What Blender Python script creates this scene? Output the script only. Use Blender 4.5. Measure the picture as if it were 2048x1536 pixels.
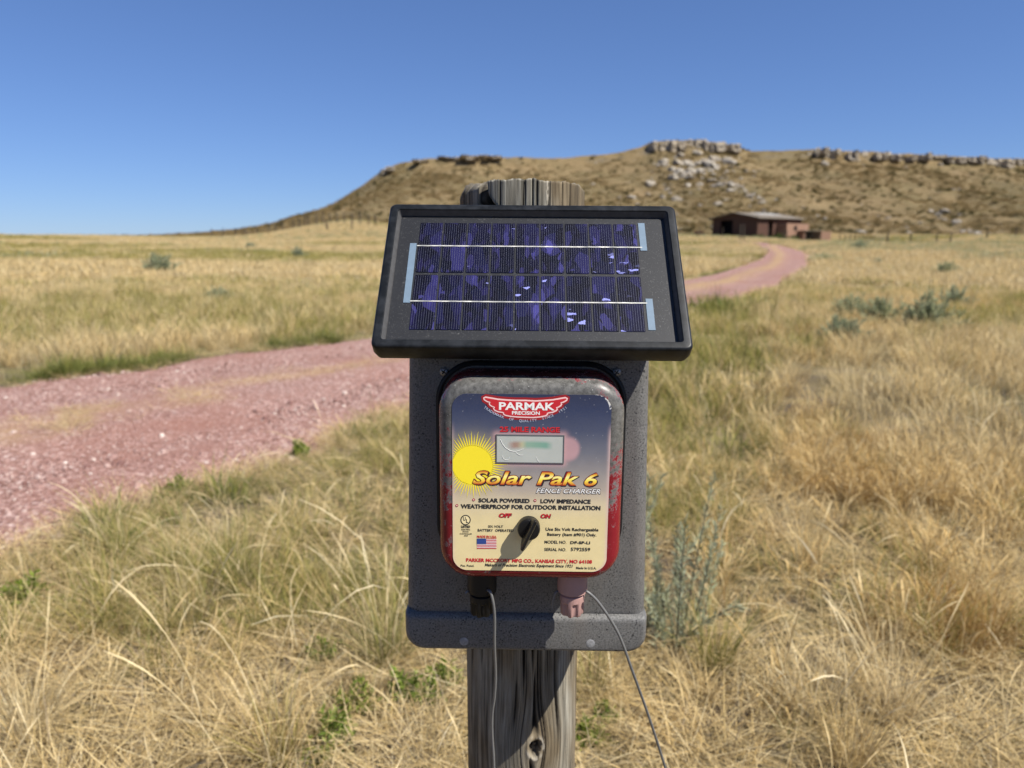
import bpy, bmesh, math, random
import numpy as np
from mathutils import Vector, Matrix, Euler

for o in list(bpy.data.objects):
    bpy.data.objects.remove(o, do_unlink=True)
SC = bpy.context.scene
COL = SC.collection
RNG = np.random.default_rng(7)
random.seed(7)

# ------------------------------------------------------------------ camera
F, HC, PITCH = 1490.0, 1.30, math.radians(10.75)      # focal length in photo pixels (2048 wide), lens height, tilt
CP, SP = math.cos(PITCH), math.sin(PITCH)
cam_d = bpy.data.cameras.new('camera')
cam = bpy.data.objects.new('camera', cam_d)
COL.objects.link(cam)
cam.location = (0, 0, HC)
cam.rotation_euler = (math.radians(90) - PITCH, 0, 0)
cam_d.sensor_width = 36.0
cam_d.lens = F / 2048 * 36.0
cam_d.clip_start = 0.02
cam_d.clip_end = 9000
cam_d.dof.use_dof = True
cam_d.dof.focus_distance = 0.715
cam_d.dof.aperture_fstop = 6.6
SC.camera = cam

# ------------------------------------------------------------------ sky, sun, exposure
TO_SUN = Vector((1.65, -1.0, 2.35)).normalized()
SUN_EL = math.asin(TO_SUN.z)
SUN_AZ = math.atan2(TO_SUN.x, TO_SUN.y)
world = bpy.data.worlds.new('World')
SC.world = world
world.use_nodes = True
wn = world.node_tree.nodes
wn.clear()
sky = wn.new('ShaderNodeTexSky')
sky.sky_type = 'NISHITA'
sky.sun_disc = False
sky.sun_elevation = SUN_EL
sky.sun_rotation = SUN_AZ
sky.altitude = 1600
sky.air_density = 1.0
sky.dust_density = 0.15
sky.ozone_density = 4.0
bg = wn.new('ShaderNodeBackground')
bg.inputs[1].default_value = 0.0715
wo = wn.new('ShaderNodeOutputWorld')
sg = wn.new('ShaderNodeGamma')
sg.inputs[1].default_value = 0.75
stint = wn.new('ShaderNodeMix')
stint.data_type = 'RGBA'
stint.blend_type = 'MULTIPLY'
stint.inputs[0].default_value = 1.0
stint.inputs[7].default_value = (0.76, 0.985, 1.46, 1)
world.node_tree.links.new(sky.outputs[0], sg.inputs[0])
world.node_tree.links.new(sg.outputs[0], stint.inputs[6])
world.node_tree.links.new(stint.outputs[2], bg.inputs[0])
world.node_tree.links.new(bg.outputs[0], wo.inputs[0])

sun_d = bpy.data.lights.new('sun', 'SUN')
sun_d.energy = 5.0
sun_d.angle = math.radians(0.53)
sun_d.color = (1.0, 0.955, 0.88)
sun = bpy.data.objects.new('sun', sun_d)
COL.objects.link(sun)
sun.rotation_euler = TO_SUN.to_track_quat('Z', 'Y').to_euler()
sun.location = (30, -20, 40)

vs = SC.view_settings
vs.view_transform = 'Standard'
vs.look = 'None'
vs.exposure = 0.76
vs.gamma = 1.0
vs.use_curve_mapping = False
SC.cycles.use_denoising = True
SC.cycles.max_bounces = 6
SC.cycles.diffuse_bounces = 2
SC.cycles.use_adaptive_sampling = True
SC.cycles.adaptive_threshold = 0.02
SC.cycles.glossy_bounces = 3
SC.cycles.transmission_bounces = 4
SC.cycles.transparent_max_bounces = 8

# ------------------------------------------------------------------ helpers: geometry of the view
def ray(u, v):
    du, dv = u - 1024.0, v - 768.0
    return Vector((du, F * CP - dv * SP, -F * SP - dv * CP))
CAMP = Vector((0, 0, HC))
def at(u, v, Y):
    d = ray(u, v)
    return CAMP + d * (Y / d.y)
def hit(M, u, v, axis, off):
    """point, in M's local space, where the sight line meets the local plane axis=off"""
    Mi = M.inverted()
    o = Mi @ CAMP
    d = (Mi.to_3x3() @ ray(u, v))
    t = (off - o[axis]) / d[axis]
    return o + d * t

# ------------------------------------------------------------------ helpers: noise
def _hash(ix, iy, seed):
    n = (ix.astype(np.int64) * 374761393 + iy.astype(np.int64) * 668265263 + seed * 1442695041) & 0x7fffffff
    n = ((n ^ (n >> 13)) * 1274126177) & 0x7fffffff
    n = (n ^ (n >> 16)) & 0xffff
    return n / 65535.0
def vnoise(x, y, seed=0):
    x = np.asarray(x, float); y = np.asarray(y, float)
    ix, iy = np.floor(x), np.floor(y)
    fx, fy = x - ix, y - iy
    fx = fx * fx * (3 - 2 * fx); fy = fy * fy * (3 - 2 * fy)
    a = _hash(ix, iy, seed); b = _hash(ix + 1, iy, seed)
    c = _hash(ix, iy + 1, seed); d = _hash(ix + 1, iy + 1, seed)
    return (a * (1 - fx) + b * fx) * (1 - fy) + (c * (1 - fx) + d * fx) * fy
def fbm(x, y, octv=4, seed=0):
    s, a, t = 0.0, 0.5, 0.0
    for k in range(octv):
        s = s + a * vnoise(np.asarray(x) * 2 ** k + 17.3 * k, np.asarray(y) * 2 ** k - 9.1 * k, seed + k)
        t += a; a *= 0.5
    return s / t
def smooth(t):
    t = np.clip(t, 0, 1)
    return t * t * (3 - 2 * t)

# ------------------------------------------------------------------ helpers: terrain heights
def ground_z(x, y):
    x = np.asarray(x, float); y = np.asarray(y, float)
    r = np.hypot(x, y)
    s = x / np.maximum(y, 1.0)
    z = 2.6 * smooth((r - 30) / 170)
    z = z - np.clip(r - 205, 0, None) * 0.0045
    front = (y > 0)
    # low rise carrying the line fence left of the post
    z = z + front * 4.6 * np.exp(-((s + 0.21) / 0.095) ** 2) * np.exp(-((r - 215) / 60) ** 2)
    # far low hill at the left
    z = z + front * 10.0 * smooth((-s - 0.50) / 0.35) * np.exp(-((r - 520) / 130) ** 2)
    und = (fbm(x / 14, y / 14, 3, 3) - 0.5) * 0.5 * smooth((r - 8) / 25)
    und = und + (fbm(x / 60, y / 60, 3, 9) - 0.5) * 1.6 * smooth((r - 60) / 80)
    z = z + und
    # graded yard the barn and shed stand on, falling gently to the right
    k = yard(x, y)
    return z * (1 - k) + k * np.clip(2.6 - 0.058 * (x - 38) - 0.018 * (150 - y), 0.3, 3.0)
def yard(x, y):
    return np.exp(-((((x - 50) / 24) ** 2 + ((y - 136) / 32) ** 2)) ** 2)
def gz(x, y):
    return float(ground_z(np.array([x]), np.array([y]))[0])
_YG = np.geomspace(0.5, 400, 1500)
def on_ground(u, v):
    d = ray(u, v); d = d / d.y
    dz = HC + d.z * _YG - ground_z(d.x * _YG, _YG)
    k = np.nonzero(dz < 0)[0]
    if len(k) and k[0] > 0:
        i = int(k[0]); f = dz[i - 1] / (dz[i - 1] - dz[i])
        Y = float(_YG[i - 1] + (_YG[i] - _YG[i - 1]) * f)
    else:
        Y = 180.0
    return Vector((d.x * Y, Y, gz(d.x * Y, Y)))

# crest of the mesa: photo silhouette turned into heights along a crest 420 m out
YC, YB = 420.0, 205.0
_sil = [(420, 490), (535, 486), (580, 468), (612, 447), (650, 420), (700, 388), (740, 360), (768, 340), (800, 327), (850, 319), (900, 315), (960, 311),
        (990, 317), (1060, 316), (1130, 318), (1190, 312), (1240, 306), (1280, 297), (1300, 287), (1340, 281), (1400, 282), (1440, 285),
        (1470, 294), (1500, 303), (1560, 303), (1620, 301), (1700, 303), (1760, 307), (1900, 314), (2048, 320), (2300, 330), (2700, 345)]
_sx, _sh = [], []
for (u, v) in _sil:
    p = at(u, v, YC)
    _sx.append(p.x); _sh.append(p.z)
_sx, _sh = np.array(_sx), np.array(_sh)
def crest_z(x):
    return np.interp(x, _sx, _sh) + (fbm(np.asarray(x) / 9.0, np.asarray(x) * 0 + 3.3, 3, 21) - 0.5) * 1.6
def hill_z(x, y):
    x = np.asarray(x, float); y = np.asarray(y, float)
    H = np.maximum(crest_z(x) - 1.2, 0)
    wob = (fbm(x / 45, y / 90, 3, 31) - 0.5)
    yb = YB + wob * 50
    t = np.clip((y - yb) / (YC - yb), 0, 1.0)
    rel = 0.30 * t + 0.62 * t ** 1.7
    cap = 0.08 * smooth((t - 0.955) / 0.035)
    z = H * (rel + cap)
    gul = np.abs(fbm(x / 26, y / 120, 3, 44) - 0.5) * 2
    z = z + (gul - 0.35) * 5.0 * np.sin(np.pi * np.clip(t, 0, 1)) ** 1.2 * np.clip(H / 40, 0, 1)
    z = z + (fbm(x / 7, y / 7, 3, 55) - 0.5) * 1.6 * np.clip(H / 20, 0, 1) * (t < 0.95)
    z = z - smooth((y - YC - 25) / 160) * H * 0.9
    return z - 0.4 + ground_z(x, y) * (1 - smooth((y - 300) / 90)) + 2.0 * smooth((y - 300) / 90)
def hz(x, y):
    return float(hill_z(np.array([x]), np.array([y]))[0])
_YS = np.arange(195, 432, 0.75)
def on_hill(u, v):
    d = ray(u, v); d = d / d.y
    z = HC + d.z * _YS
    h = np.maximum(hill_z(d.x * _YS, _YS), ground_z(d.x * _YS, _YS))
    k = np.nonzero(z < h)[0]
    i = int(k[0]) if len(k) else int((419 - 195) / 0.75)
    return Vector((d.x * _YS[i], _YS[i], float(h[i])))

# ------------------------------------------------------------------ helpers: meshes and objects
def mesh_np(name, verts, faces, mats=(), smooth_shade=False, midx=None):
    me = bpy.data.meshes.new(name)
    verts = np.asarray(verts, np.float32)
    if isinstance(faces, np.ndarray) and faces.ndim == 2:
        n, k = faces.shape
        me.vertices.add(len(verts)); me.vertices.foreach_set('co', verts.ravel())
        me.loops.add(n * k); me.loops.foreach_set('vertex_index', faces.ravel().astype(np.int32))
        me.polygons.add(n)
        me.polygons.foreach_set('loop_start', np.arange(0, n * k, k, dtype=np.int32))
        if midx is not None:
            me.polygons.foreach_set('material_index', np.asarray(midx, np.int32))
        me.polygons.foreach_set('use_smooth', np.full(n, smooth_shade))
        me.update(calc_edges=True)
    else:
        me.from_pydata([tuple(map(float, v)) for v in verts], [], [tuple(f) for f in faces])
        me.polygons.foreach_set('use_smooth', np.full(len(me.polygons), smooth_shade))
        if midx is not None:
            me.polygons.foreach_set('material_index', np.asarray(midx, np.int32))
        me.update()
    for m in mats:
        me.materials.append(m)
    return me
def put(name, me, parent=None, loc=(0, 0, 0), rot=(0, 0, 0)):
    o = bpy.data.objects.new(name, me)
    COL.objects.link(o)
    o.location = loc
    o.rotation_euler = rot
    if parent is not None:
        o.parent = parent
    return o
def empty(name, loc=(0, 0, 0), rot=(0, 0, 0)):
    o = bpy.data.objects.new(name, None)
    COL.objects.link(o)
    o.location = loc
    o.rotation_euler = rot
    o.empty_display_size = 0.1
    return o
def tag(o, label=None, cat=None, group=None, kind=None):
    if label: o['label'] = label
    if cat: o['category'] = cat
    if group: o['group'] = group
    if kind: o['kind'] = kind
    return o
def copy_tree(o, parent=None):
    c = o.copy()
    COL.objects.link(c)
    c.parent = parent
    for ch in o.children:
        copy_tree(ch, c)
    return c

class MB:
    def __init__(s): s.v, s.f, s.m = [], [], []
    def add(s, verts, faces, m=0):
        b = len(s.v)
        s.v += [tuple(p) for p in verts]
        s.f += [tuple(i + b for i in f) for f in faces]
        s.m += [m] * len(faces)
        return s
    def box(s, x0, x1, y0, y1, z0, z1, m=0, M=None):
        vs_ = [Vector(p) for p in ((x0, y0, z0), (x1, y0, z0), (x1, y1, z0), (x0, y1, z0), (x0, y0, z1), (x1, y0, z1), (x1, y1, z1), (x0, y1, z1))]
        if M is not None: vs_ = [M @ p for p in vs_]
        return s.add(vs_, [(0, 3, 2, 1), (4, 5, 6, 7), (0, 1, 5, 4), (1, 2, 6, 5), (2, 3, 7, 6), (3, 0, 4, 7)], m)
    def loft(s, loops, cap0=True, cap1=True, m=0):
        n = len(loops[0]); b = len(s.v)
        for L in loops: s.v += [tuple(p) for p in L]
        for k in range(len(loops) - 1):
            for i in range(n):
                j = (i + 1) % n
                s.f.append((b + k * n + i, b + k * n + j, b + (k + 1) * n + j, b + (k + 1) * n + i)); s.m.append(m)
        if cap0: s.f.append(tuple(b + i for i in reversed(range(n)))); s.m.append(m)
        if cap1: s.f.append(tuple(b + (len(loops) - 1) * n + i for i in range(n))); s.m.append(m)
        return s
    def tube(s, pts, r, seg=8, m=0, closed=False):
        pts = [Vector(p) for p in pts]
        loops = []
        up = Vector((0.12, 0.93, 0.31))
        for i, p in enumerate(pts):
            t = (pts[min(i + 1, len(pts) - 1)] - pts[max(i - 1, 0)]).normalized()
            a = t.cross(up)
            if a.length < 1e-4: a = t.cross(Vector((1, 0, 0)))
            a.normalize(); b_ = t.cross(a)
            rr = r[i] if hasattr(r, '__len__') else r
            loops.append([p + (a * math.cos(w) + b_ * math.sin(w)) * rr for w in [2 * math.pi * k / seg for k in range(seg)]])
        return s.loft(loops, True, True, m)
    def build(s, name, mats, parent=None, smooth_shade=False, auto=None):
        if not isinstance(mats, (list, tuple)): mats = [mats]
        me = mesh_np(name, s.v, s.f, mats, smooth_shade, s.m)
        if auto is not None:
            shade_by_angle(me, auto)
        return put(name, me, parent)
def shade_by_angle(me, deg):
    bm = bmesh.new(); bm.from_mesh(me)
    bmesh.ops.recalc_face_normals(bm, faces=bm.faces)
    c = math.radians(deg)
    for f in bm.faces: f.smooth = True
    for e in bm.edges:
        if len(e.link_faces) == 2:
            e.smooth = e.calc_face_angle(0) < c
    bm.to_mesh(me); bm.free()

def rrect(x0, x1, z0, z1, r, n=8, x0t=None, x1t=None):
    """rounded rectangle outline, counter-clockwise seen from the front; x0t/x1t let the top be narrower"""
    x0t = x0 if x0t is None else x0t
    x1t = x1 if x1t is None else x1t
    rs = r if hasattr(r, '__len__') else (r, r, r, r)      # bottom-right, top-right, top-left, bottom-left
    out = []
    for (cx, cz, a0, rr) in ((x1, z0, -90, rs[0]), (x1t, z1, 0, rs[1]), (x0t, z1, 90, rs[2]), (x0, z0, 180, rs[3])):
        sx = -1 if cx in (x1, x1t) and a0 in (-90, 0) else 1
        sz = 1 if a0 in (-90, 180) else -1
        ox, oz = cx + sx * rr, cz + sz * rr
        for k in range(n + 1):
            a = math.radians(a0 + 90 * k / n)
            out.append((ox + rr * math.cos(a), oz + rr * math.sin(a)))
    return out

# ------------------------------------------------------------------ helpers: materials
class NT:
    def __init__(s, name):
        s.mat = bpy.data.materials.new(name); s.mat.use_nodes = True
        s.t = s.mat.node_tree; s.t.nodes.clear()
        s.out = s.t.nodes.new('ShaderNodeOutputMaterial')
    def n(s, typ, **kw):
        nd = s.t.nodes.new(typ)
        for k, v in kw.items(): setattr(nd, k, v)
        return nd
    def l(s, a, b): s.t.links.new(a, b)
    def val(s, sock, v):
        if hasattr(v, 'is_output') or isinstance(v, bpy.types.NodeSocket): s.l(v, sock)
        else: sock.default_value = v
    def coord(s, which='Object'): return s.n('ShaderNodeTexCoord').outputs[which]
    def mapping(s, vec, scale=(1, 1, 1), loc=(0, 0, 0), rot=(0, 0, 0)):
        m = s.n('ShaderNodeMapping'); s.l(vec, m.inputs[0])
        m.inputs['Scale'].default_value = scale; m.inputs['Location'].default_value = loc; m.inputs['Rotation'].default_value = rot
        return m.outputs[0]
    def noise(s, vec, scale, detail=4, rough=0.55, dist=0.0, out=0):
        n = s.n('ShaderNodeTexNoise'); s.l(vec, n.inputs['Vector'])
        n.inputs['Scale'].default_value = scale; n.inputs['Detail'].default_value = detail
        n.inputs['Roughness'].default_value = rough; n.inputs['Distortion'].default_value = dist
        return n.outputs[out]
    def voro(s, vec, scale, feature='F1', out='Distance', rand=1.0):
        n = s.n('ShaderNodeTexVoronoi', feature=feature); s.l(vec, n.inputs['Vector'])
        n.inputs['Scale'].default_value = scale
        n.inputs['Randomness'].default_value = rand
        return n.outputs[out]
    def ramp(s, fac, stops, interp='LINEAR'):
        r = s.n('ShaderNodeValToRGB'); s.l(fac, r.inputs[0]); r.color_ramp.interpolation = interp
        e = r.color_ramp.elements
        while len(e) < len(stops): e.new(0.5)
        for i, (p, c) in enumerate(stops):
            e[i].position = p
            e[i].color = (c[0], c[1], c[2], 1) if hasattr(c, '__len__') else (c, c, c, 1)
        return r.outputs[0]
    def mix(s, fac, a, b, typ='MIX'):
        m = s.n('ShaderNodeMix', data_type='RGBA', blend_type=typ)
        s.val(m.inputs[0], fac)
        for i, c in ((6, a), (7, b)):
            if isinstance(c, (tuple, list)): m.inputs[i].default_value = (*c[:3], 1)
            else: s.l(c, m.inputs[i])
        return m.outputs[2]
    def math(s, op, a, b=0.0, c=None):
        m = s.n('ShaderNodeMath', operation=op)
        s.val(m.inputs[0], a); s.val(m.inputs[1], b)
        if c is not None: s.val(m.inputs[2], c)
        return m.outputs[0]
    def bump(s, h, strength=0.5, dist=0.01, normal=None):
        b = s.n('ShaderNodeBump'); s.l(h, b.inputs['Height'])
        b.inputs['Strength'].default_value = strength; b.inputs['Distance'].default_value = dist
        if normal is not None: s.l(normal, b.inputs['Normal'])
        return b.outputs[0]
    def pbsdf(s, color, rough=0.6, normal=None, **kw):
        p = s.n('ShaderNodeBsdfPrincipled')
        if isinstance(color, (tuple, list)): p.inputs['Base Color'].default_value = (*color[:3], 1)
        else: s.l(color, p.inputs['Base Color'])
        s.val(p.inputs['Roughness'], rough)
        if normal is not None: s.l(normal, p.inputs['Normal'])
        for k, v in kw.items(): s.val(p.inputs[k.replace('_', ' ')], v)
        return p
    def done(s, shader):
        s.l(shader.outputs[0] if hasattr(shader, 'outputs') else shader, s.out.inputs[0])
        return s.mat
def plain(name, color, rough=0.6, spec=0.3, noise_amt=0.12, scale=200.0, metallic=0.0):
    t = NT(name)
    n_ = t.noise(t.coord(), scale, 3)
    c = t.mix(n_, tuple(x * (1 - noise_amt) for x in color), tuple(min(1, x * (1 + noise_amt)) for x in color))
    return t.done(t.pbsdf(c, rough, Specular_IOR_Level=spec, Metallic=metallic))

# ================================================================== THE LARGE STRUCTURE
# ---- road course (world points from both edges of the track)
_near = [(0, 1128), (210, 1056), (430, 978), (590, 916), (720, 860), (815, 806), (930, 752), (1060, 714), (1200, 674), (1375, 622), (1450, 603), (1530, 580), (1580, 556), (1612, 534), (1620, 516), (1604, 503), (1570, 494), (1535, 487)]
_far = [(0, 778), (150, 757), (300, 737), (440, 712), (600, 693), (735, 677), (900, 650), (1080, 615), (1230, 587), (1375, 560), (1440, 546), (1495, 528), (1528, 512), (1530, 502), (1515, 494), (1500, 489), (1480, 485.5), (1460, 482)]
nearP = [on_ground(u, v) for u, v in _near]
farP = [on_ground(u, v) for u, v in _far]
def _smooth_line(P, k):
    P = [Vector((p.x, p.y)) for p in P]
    seg = [0.0]
    for a, b in zip(P[:-1], P[1:]): seg.append(seg[-1] + (b - a).length)
    S = np.array(seg); X = np.array([p.x for p in P]); Y = np.array([p.y for p in P])
    par = np.linspace(0, len(P) - 1, k)
    out = []
    for t in par:
        i = int(min(max(math.floor(t), 0), len(P) - 2)); f = t - i
        p0, p1, p2, p3 = P[max(i - 1, 0)], P[i], P[i + 1], P[min(i + 2, len(P) - 1)]
        out.append(0.5 * ((2 * p1) + (p2 - p0) * f + (2 * p0 - 5 * p1 + 4 * p2 - p3) * f * f + (3 * p1 - p0 - 3 * p2 + p3) * f ** 3))
    return out
n0, f0 = nearP[0], farP[0]
nearP = [Vector((n0.x - 6.2, n0.y - 6.5, 0)), Vector((n0.x - 2.6, n0.y - 3.4, 0))] + nearP
farP = [Vector((f0.x - 6.5, f0.y - 6.2, 0)), Vector((f0.x - 3.0, f0.y - 3.1, 0))] + farP
NR = 420
nl, fl = _smooth_line(nearP, NR), _smooth_line(farP, NR)
nl = np.array([(p.x, p.y) for p in nl]); fl = np.array([(p.x, p.y) for p in fl])
_w = fl - nl; _w = _w / np.maximum(np.linalg.norm(_w, axis=1, keepdims=True), 1e-6)
nl = nl + _w * ((fbm(nl[:, 0] * 1.1, nl[:, 1] * 1.1, 3, 5) - 0.5) * 0.7)[:, None]
fl = fl + _w * ((fbm(fl[:, 0] * 1.1, fl[:, 1] * 1.1, 3, 6) - 0.5) * 0.7)[:, None]
road_poly = np.vstack([nl, fl[::-1]])
def in_poly(x, y, poly):
    x = np.asarray(x); y = np.asarray(y)
    c = np.zeros(x.shape, bool)
    n = len(poly); j = n - 1
    for i in range(n):
        xi, yi = poly[i]; xj, yj = poly[j]
        if yi != yj:
            m = ((yi > y) != (yj > y)) & (x < (xj - xi) * (y - yi) / (yj - yi) + xi)
            c ^= m
        j = i
    return c
road_lo = road_poly[::2]
_cl = (nl + fl) / 2
def _dist_line(x, y, P):
    best = np.full(len(x), 1e12)
    for i in range(len(P) - 1):
        ax_, ay_ = P[i]; bx_, by_ = P[i + 1]
        dx_, dy_ = bx_ - ax_, by_ - ay_
        q = dx_ * dx_ + dy_ * dy_
        t = np.clip(((x - ax_) * dx_ + (y - ay_) * dy_) / max(q, 1e-9), 0, 1)
        np.minimum(best, (x - ax_ - t * dx_) ** 2 + (y - ay_ - t * dy_) ** 2, out=best)
    return np.sqrt(best)
def road_param(x, y):
    """inside flag, lateral position 0 (near edge) .. 1 (far edge), distances to both edges"""
    dn, df = _dist_line(x, y, nl[::3]), _dist_line(x, y, fl[::3])
    return in_poly(x, y, road_lo), dn / np.maximum(dn + df, 1e-6), dn, df

# ---- ground material
def ground_material():
    t = NT('prairie_soil')
    co = t.coord('Object')
    big = t.noise(co, 0.045, 5, 0.6)
    mid = t.noise(co, 0.6, 5, 0.65)
    fine = t.noise(co, 14, 5, 0.7)
    tiny = t.noise(co, 90, 4, 0.7)
    straw = t.mix(fine, (0.19, 0.135, 0.075), (0.40, 0.30, 0.155))
    olive = t.mix(fine, (0.10, 0.095, 0.035), (0.26, 0.23, 0.09))
    m1 = t.ramp(t.math('ADD', t.math('MULTIPLY', big, 0.6), t.math('MULTIPLY', mid, 0.4)), [(0.42, 0.0), (0.58, 1.0)])
    c = t.mix(m1, olive, straw)
    soil = t.mix(tiny, (0.065, 0.05, 0.038), (0.15, 0.118, 0.09))
    # bare soil shows close by; farther out the sward closes over it
    sep = t.n('ShaderNodeSeparateXYZ'); t.l(co, sep.inputs[0])
    gap = t.ramp(t.noise(co, 2.6, 5, 0.7), [(0.40, 1.0), (0.60, 0.15)])
    near = t.n('ShaderNodeMapRange'); t.l(sep.outputs[1], near.inputs[0])
    near.inputs[1].default_value = 5; near.inputs[2].default_value = 16; near.inputs[3].default_value = 1; near.inputs[4].default_value = 0.12
    c = t.mix(t.math('MULTIPLY', gap, near.outputs[0]), c, soil)
    b = t.bump(t.math('ADD', fine, t.math('MULTIPLY', tiny, 0.4)), 0.9, 0.03)
    return t.done(t.pbsdf(c, 0.95, b, Specular_IOR_Level=0.1))
M_GROUND = ground_material()

def polar_ground():
    rr = np.concatenate([np.linspace(0.0, 3.0, 24), np.geomspace(3.15, 60, 90), np.geomspace(62, 900, 90), np.geomspace(950, 6000, 14)])
    az = np.concatenate([np.linspace(-60, 60, 260), np.linspace(64, 296, 50)])
    az = np.radians(az)
    R, A = np.meshgrid(rr, az, indexing='ij')
    X, Y = R * np.sin(A), R * np.cos(A)
    Z = ground_z(X, Y) + (fbm(X * 2.2, Y * 2.2, 3, 12) - 0.5) * 0.05 * smooth((30 - R) / 20)
    m = in_poly(X.ravel(), Y.ravel(), road_lo).reshape(X.shape)
    Z = np.where(m, ground_z(X, Y) - 0.03 - 0.002 * R * 0.1, Z)
    nr, na = R.shape
    v = np.stack([X, Y, Z], -1).reshape(-1, 3)
    i = np.arange(nr - 1)[:, None] * na + np.arange(na)[None, :]
    j = np.arange(nr - 1)[:, None] * na + (np.arange(na)[None, :] + 1) % na
    f = np.stack([i, i + na, j + na, j], -1).reshape(-1, 4)
    o = put('ground', mesh_np('ground', v, f, [M_GROUND], True))
    tag(o, 'dry prairie ground of tan soil and straw', kind='structure')
    return o
polar_ground()

# ---- road
def road_material():
    t = NT('pink_gravel')
    co = t.coord('Object')
    v1 = t.voro(co, 55, out='Color')
    d1 = t.voro(co, 55, out='Distance')
    hs = t.n('ShaderNodeSeparateColor'); t.l(v1, hs.inputs[0])
    stone = t.ramp(hs.outputs[0], [(0.0, (0.147, 0.077, 0.063)), (0.45, (0.260, 0.149, 0.123)), (0.8, (0.366, 0.229, 0.192)), (0.95, (0.490, 0.364, 0.322)), (1.0, (0.575, 0.475, 0.426))])
    dust = t.noise(co, 0.7, 5, 0.6)
    red = t.mix(t.noise(co, 25, 3), (0.202, 0.091, 0.067), (0.304, 0.158, 0.119))
    c = t.mix(t.ramp(dust, [(0.45, 0.1), (0.68, 0.8)]), stone, red)
    straw = t.mix(t.noise(co, 40, 4), (0.304, 0.198, 0.090), (0.422, 0.301, 0.150))
    lat = t.n('ShaderNodeAttribute', attribute_name='strip')
    brk = t.ramp(t.noise(co, 2.2, 6, 0.8), [(0.38, 0.0), (0.56, 1.0)])
    c = t.mix(t.math('MULTIPLY', lat.outputs['Fac'], brk), c, straw)
    b = t.bump(d1, 0.9, 0.012)
    return t.done(t.pbsdf(c, 0.9, b, Specular_IOR_Level=0.15))
M_ROAD = road_material()
def centre_strip(i_frac, lat, x, y):
    """how much dead grass fills the strip between the wheel tracks"""
    dist = np.hypot(x, y)
    core = np.exp(-((lat - 0.52) / (0.085 + 0.05 * smooth((dist - 10) / 20))) ** 2)
    patch = smooth((fbm(x * 0.55, y * 0.55, 3, 71) - 0.40) / 0.16)
    amt = np.clip(patch * (0.75 - 0.2 * smooth((8 - dist) / 4)) + smooth((dist - 14) / 12) * 0.8, 0, 1)
    return core * amt
def build_road():
    K = 26
    v, s = [], []
    for k in range(K + 1):
        f = k / K
        xy = nl * (1 - f) + fl * f
        crown = 0.03 * math.sin(math.pi * f) - 0.035 * (math.exp(-((f - 0.27) / 0.1) ** 2) + math.exp(-((f - 0.76) / 0.1) ** 2))
        r = np.hypot(xy[:, 0], xy[:, 1])
        edge = -0.03 if k in (0, K) else 0.0
        z = ground_z(xy[:, 0], xy[:, 1]) + crown * 0.6 + 0.012 + 0.0006 * r + edge + (fbm(xy[:, 0] * 3, xy[:, 1] * 3, 3, 8) - 0.5) * 0.02
        v.append(np.column_stack([xy, z]))
        s.append(centre_strip(None, np.full(NR, f), xy[:, 0], xy[:, 1]))
    v = np.array(v); s = np.array(s)
    i = np.arange(K)[:, None] * NR + np.arange(NR - 1)[None, :]
    f = np.stack([i, i + 1, i + 1 + NR, i + NR], -1).reshape(-1, 4)[:, ::-1]
    me = mesh_np('road', v.reshape(-1, 3), f, [M_ROAD], True)
    a = me.attributes.new('strip', 'FLOAT', 'POINT')
    a.data.foreach_set('value', s.reshape(-1).astype(np.float32))
    o = put('road', me)
    # normals up
    if me.polygons[0].normal.z < 0:
        me.flip_normals()
    tag(o, 'pink gravel farm track curving up to the barn', kind='structure')
build_road()

# ---- mesa
def hill_material():
    t = NT('hill_grass')
    co = t.coord('Object')
    big = t.noise(co, 0.012, 5, 0.6)
    mid = t.noise(t.mapping(co, (1, 0.6, 1.6)), 0.08, 6, 0.65)
    fine = t.noise(co, 0.9, 6, 0.75)
    a = t.mix(fine, (0.145, 0.101, 0.050), (0.303, 0.223, 0.117))
    o = t.mix(fine, (0.090, 0.070, 0.033), (0.210, 0.164, 0.080))
    c = t.mix(t.ramp(t.math('ADD', t.math('MULTIPLY', big, 0.45), t.math('MULTIPLY', mid, 0.55)), [(0.42, 0.0), (0.6, 1.0)]), o, a)
    rock = t.mix(t.noise(co, 0.5, 5, 0.7), (0.145, 0.118, 0.090), (0.303, 0.258, 0.201))
    geo = t.n('ShaderNodeNewGeometry')
    sep = t.n('ShaderNodeSeparateXYZ'); t.l(geo.outputs['Normal'], sep.inputs[0])
    steep = t.ramp(t.math('ADD', sep.outputs[2], t.math('MULTIPLY', t.math('SUBTRACT', mid, 0.5), 0.5)), [(0.55, 1.0), (0.72, 0.0)])
    scree = t.ramp(t.noise(co, 0.28, 5, 0.7), [(0.60, 0.0), (0.70, 0.7)])
    c = t.mix(t.math('MAXIMUM', steep, scree), c, rock)
    b = t.bump(fine, 1.0, 0.8)
    return t.done(t.pbsdf(c, 0.95, b, Specular_IOR_Level=0.1))
def build_hill():
    xs = np.arange(-240, 620, 2.6)
    ys = np.concatenate([np.arange(150, 400, 2.6), np.arange(400, 428, 0.8), np.arange(430, 640, 8)])
    X, Y = np.meshgrid(xs, ys)
    Z = hill_z(X, Y)
    ny, nx = X.shape
    v = np.stack([X, Y, Z], -1).reshape(-1, 3)
    i = np.arange(ny - 1)[:, None] * nx + np.arange(nx - 1)[None, :]
    f = np.stack([i, i + 1, i + 1 + nx, i + nx], -1).reshape(-1, 4)
    o = put('hill', mesh_np('hill', v, f, [hill_material()], True))
    tag(o, 'flat-topped grassy mesa with rocky rim', kind='structure')
build_hill()

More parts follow.
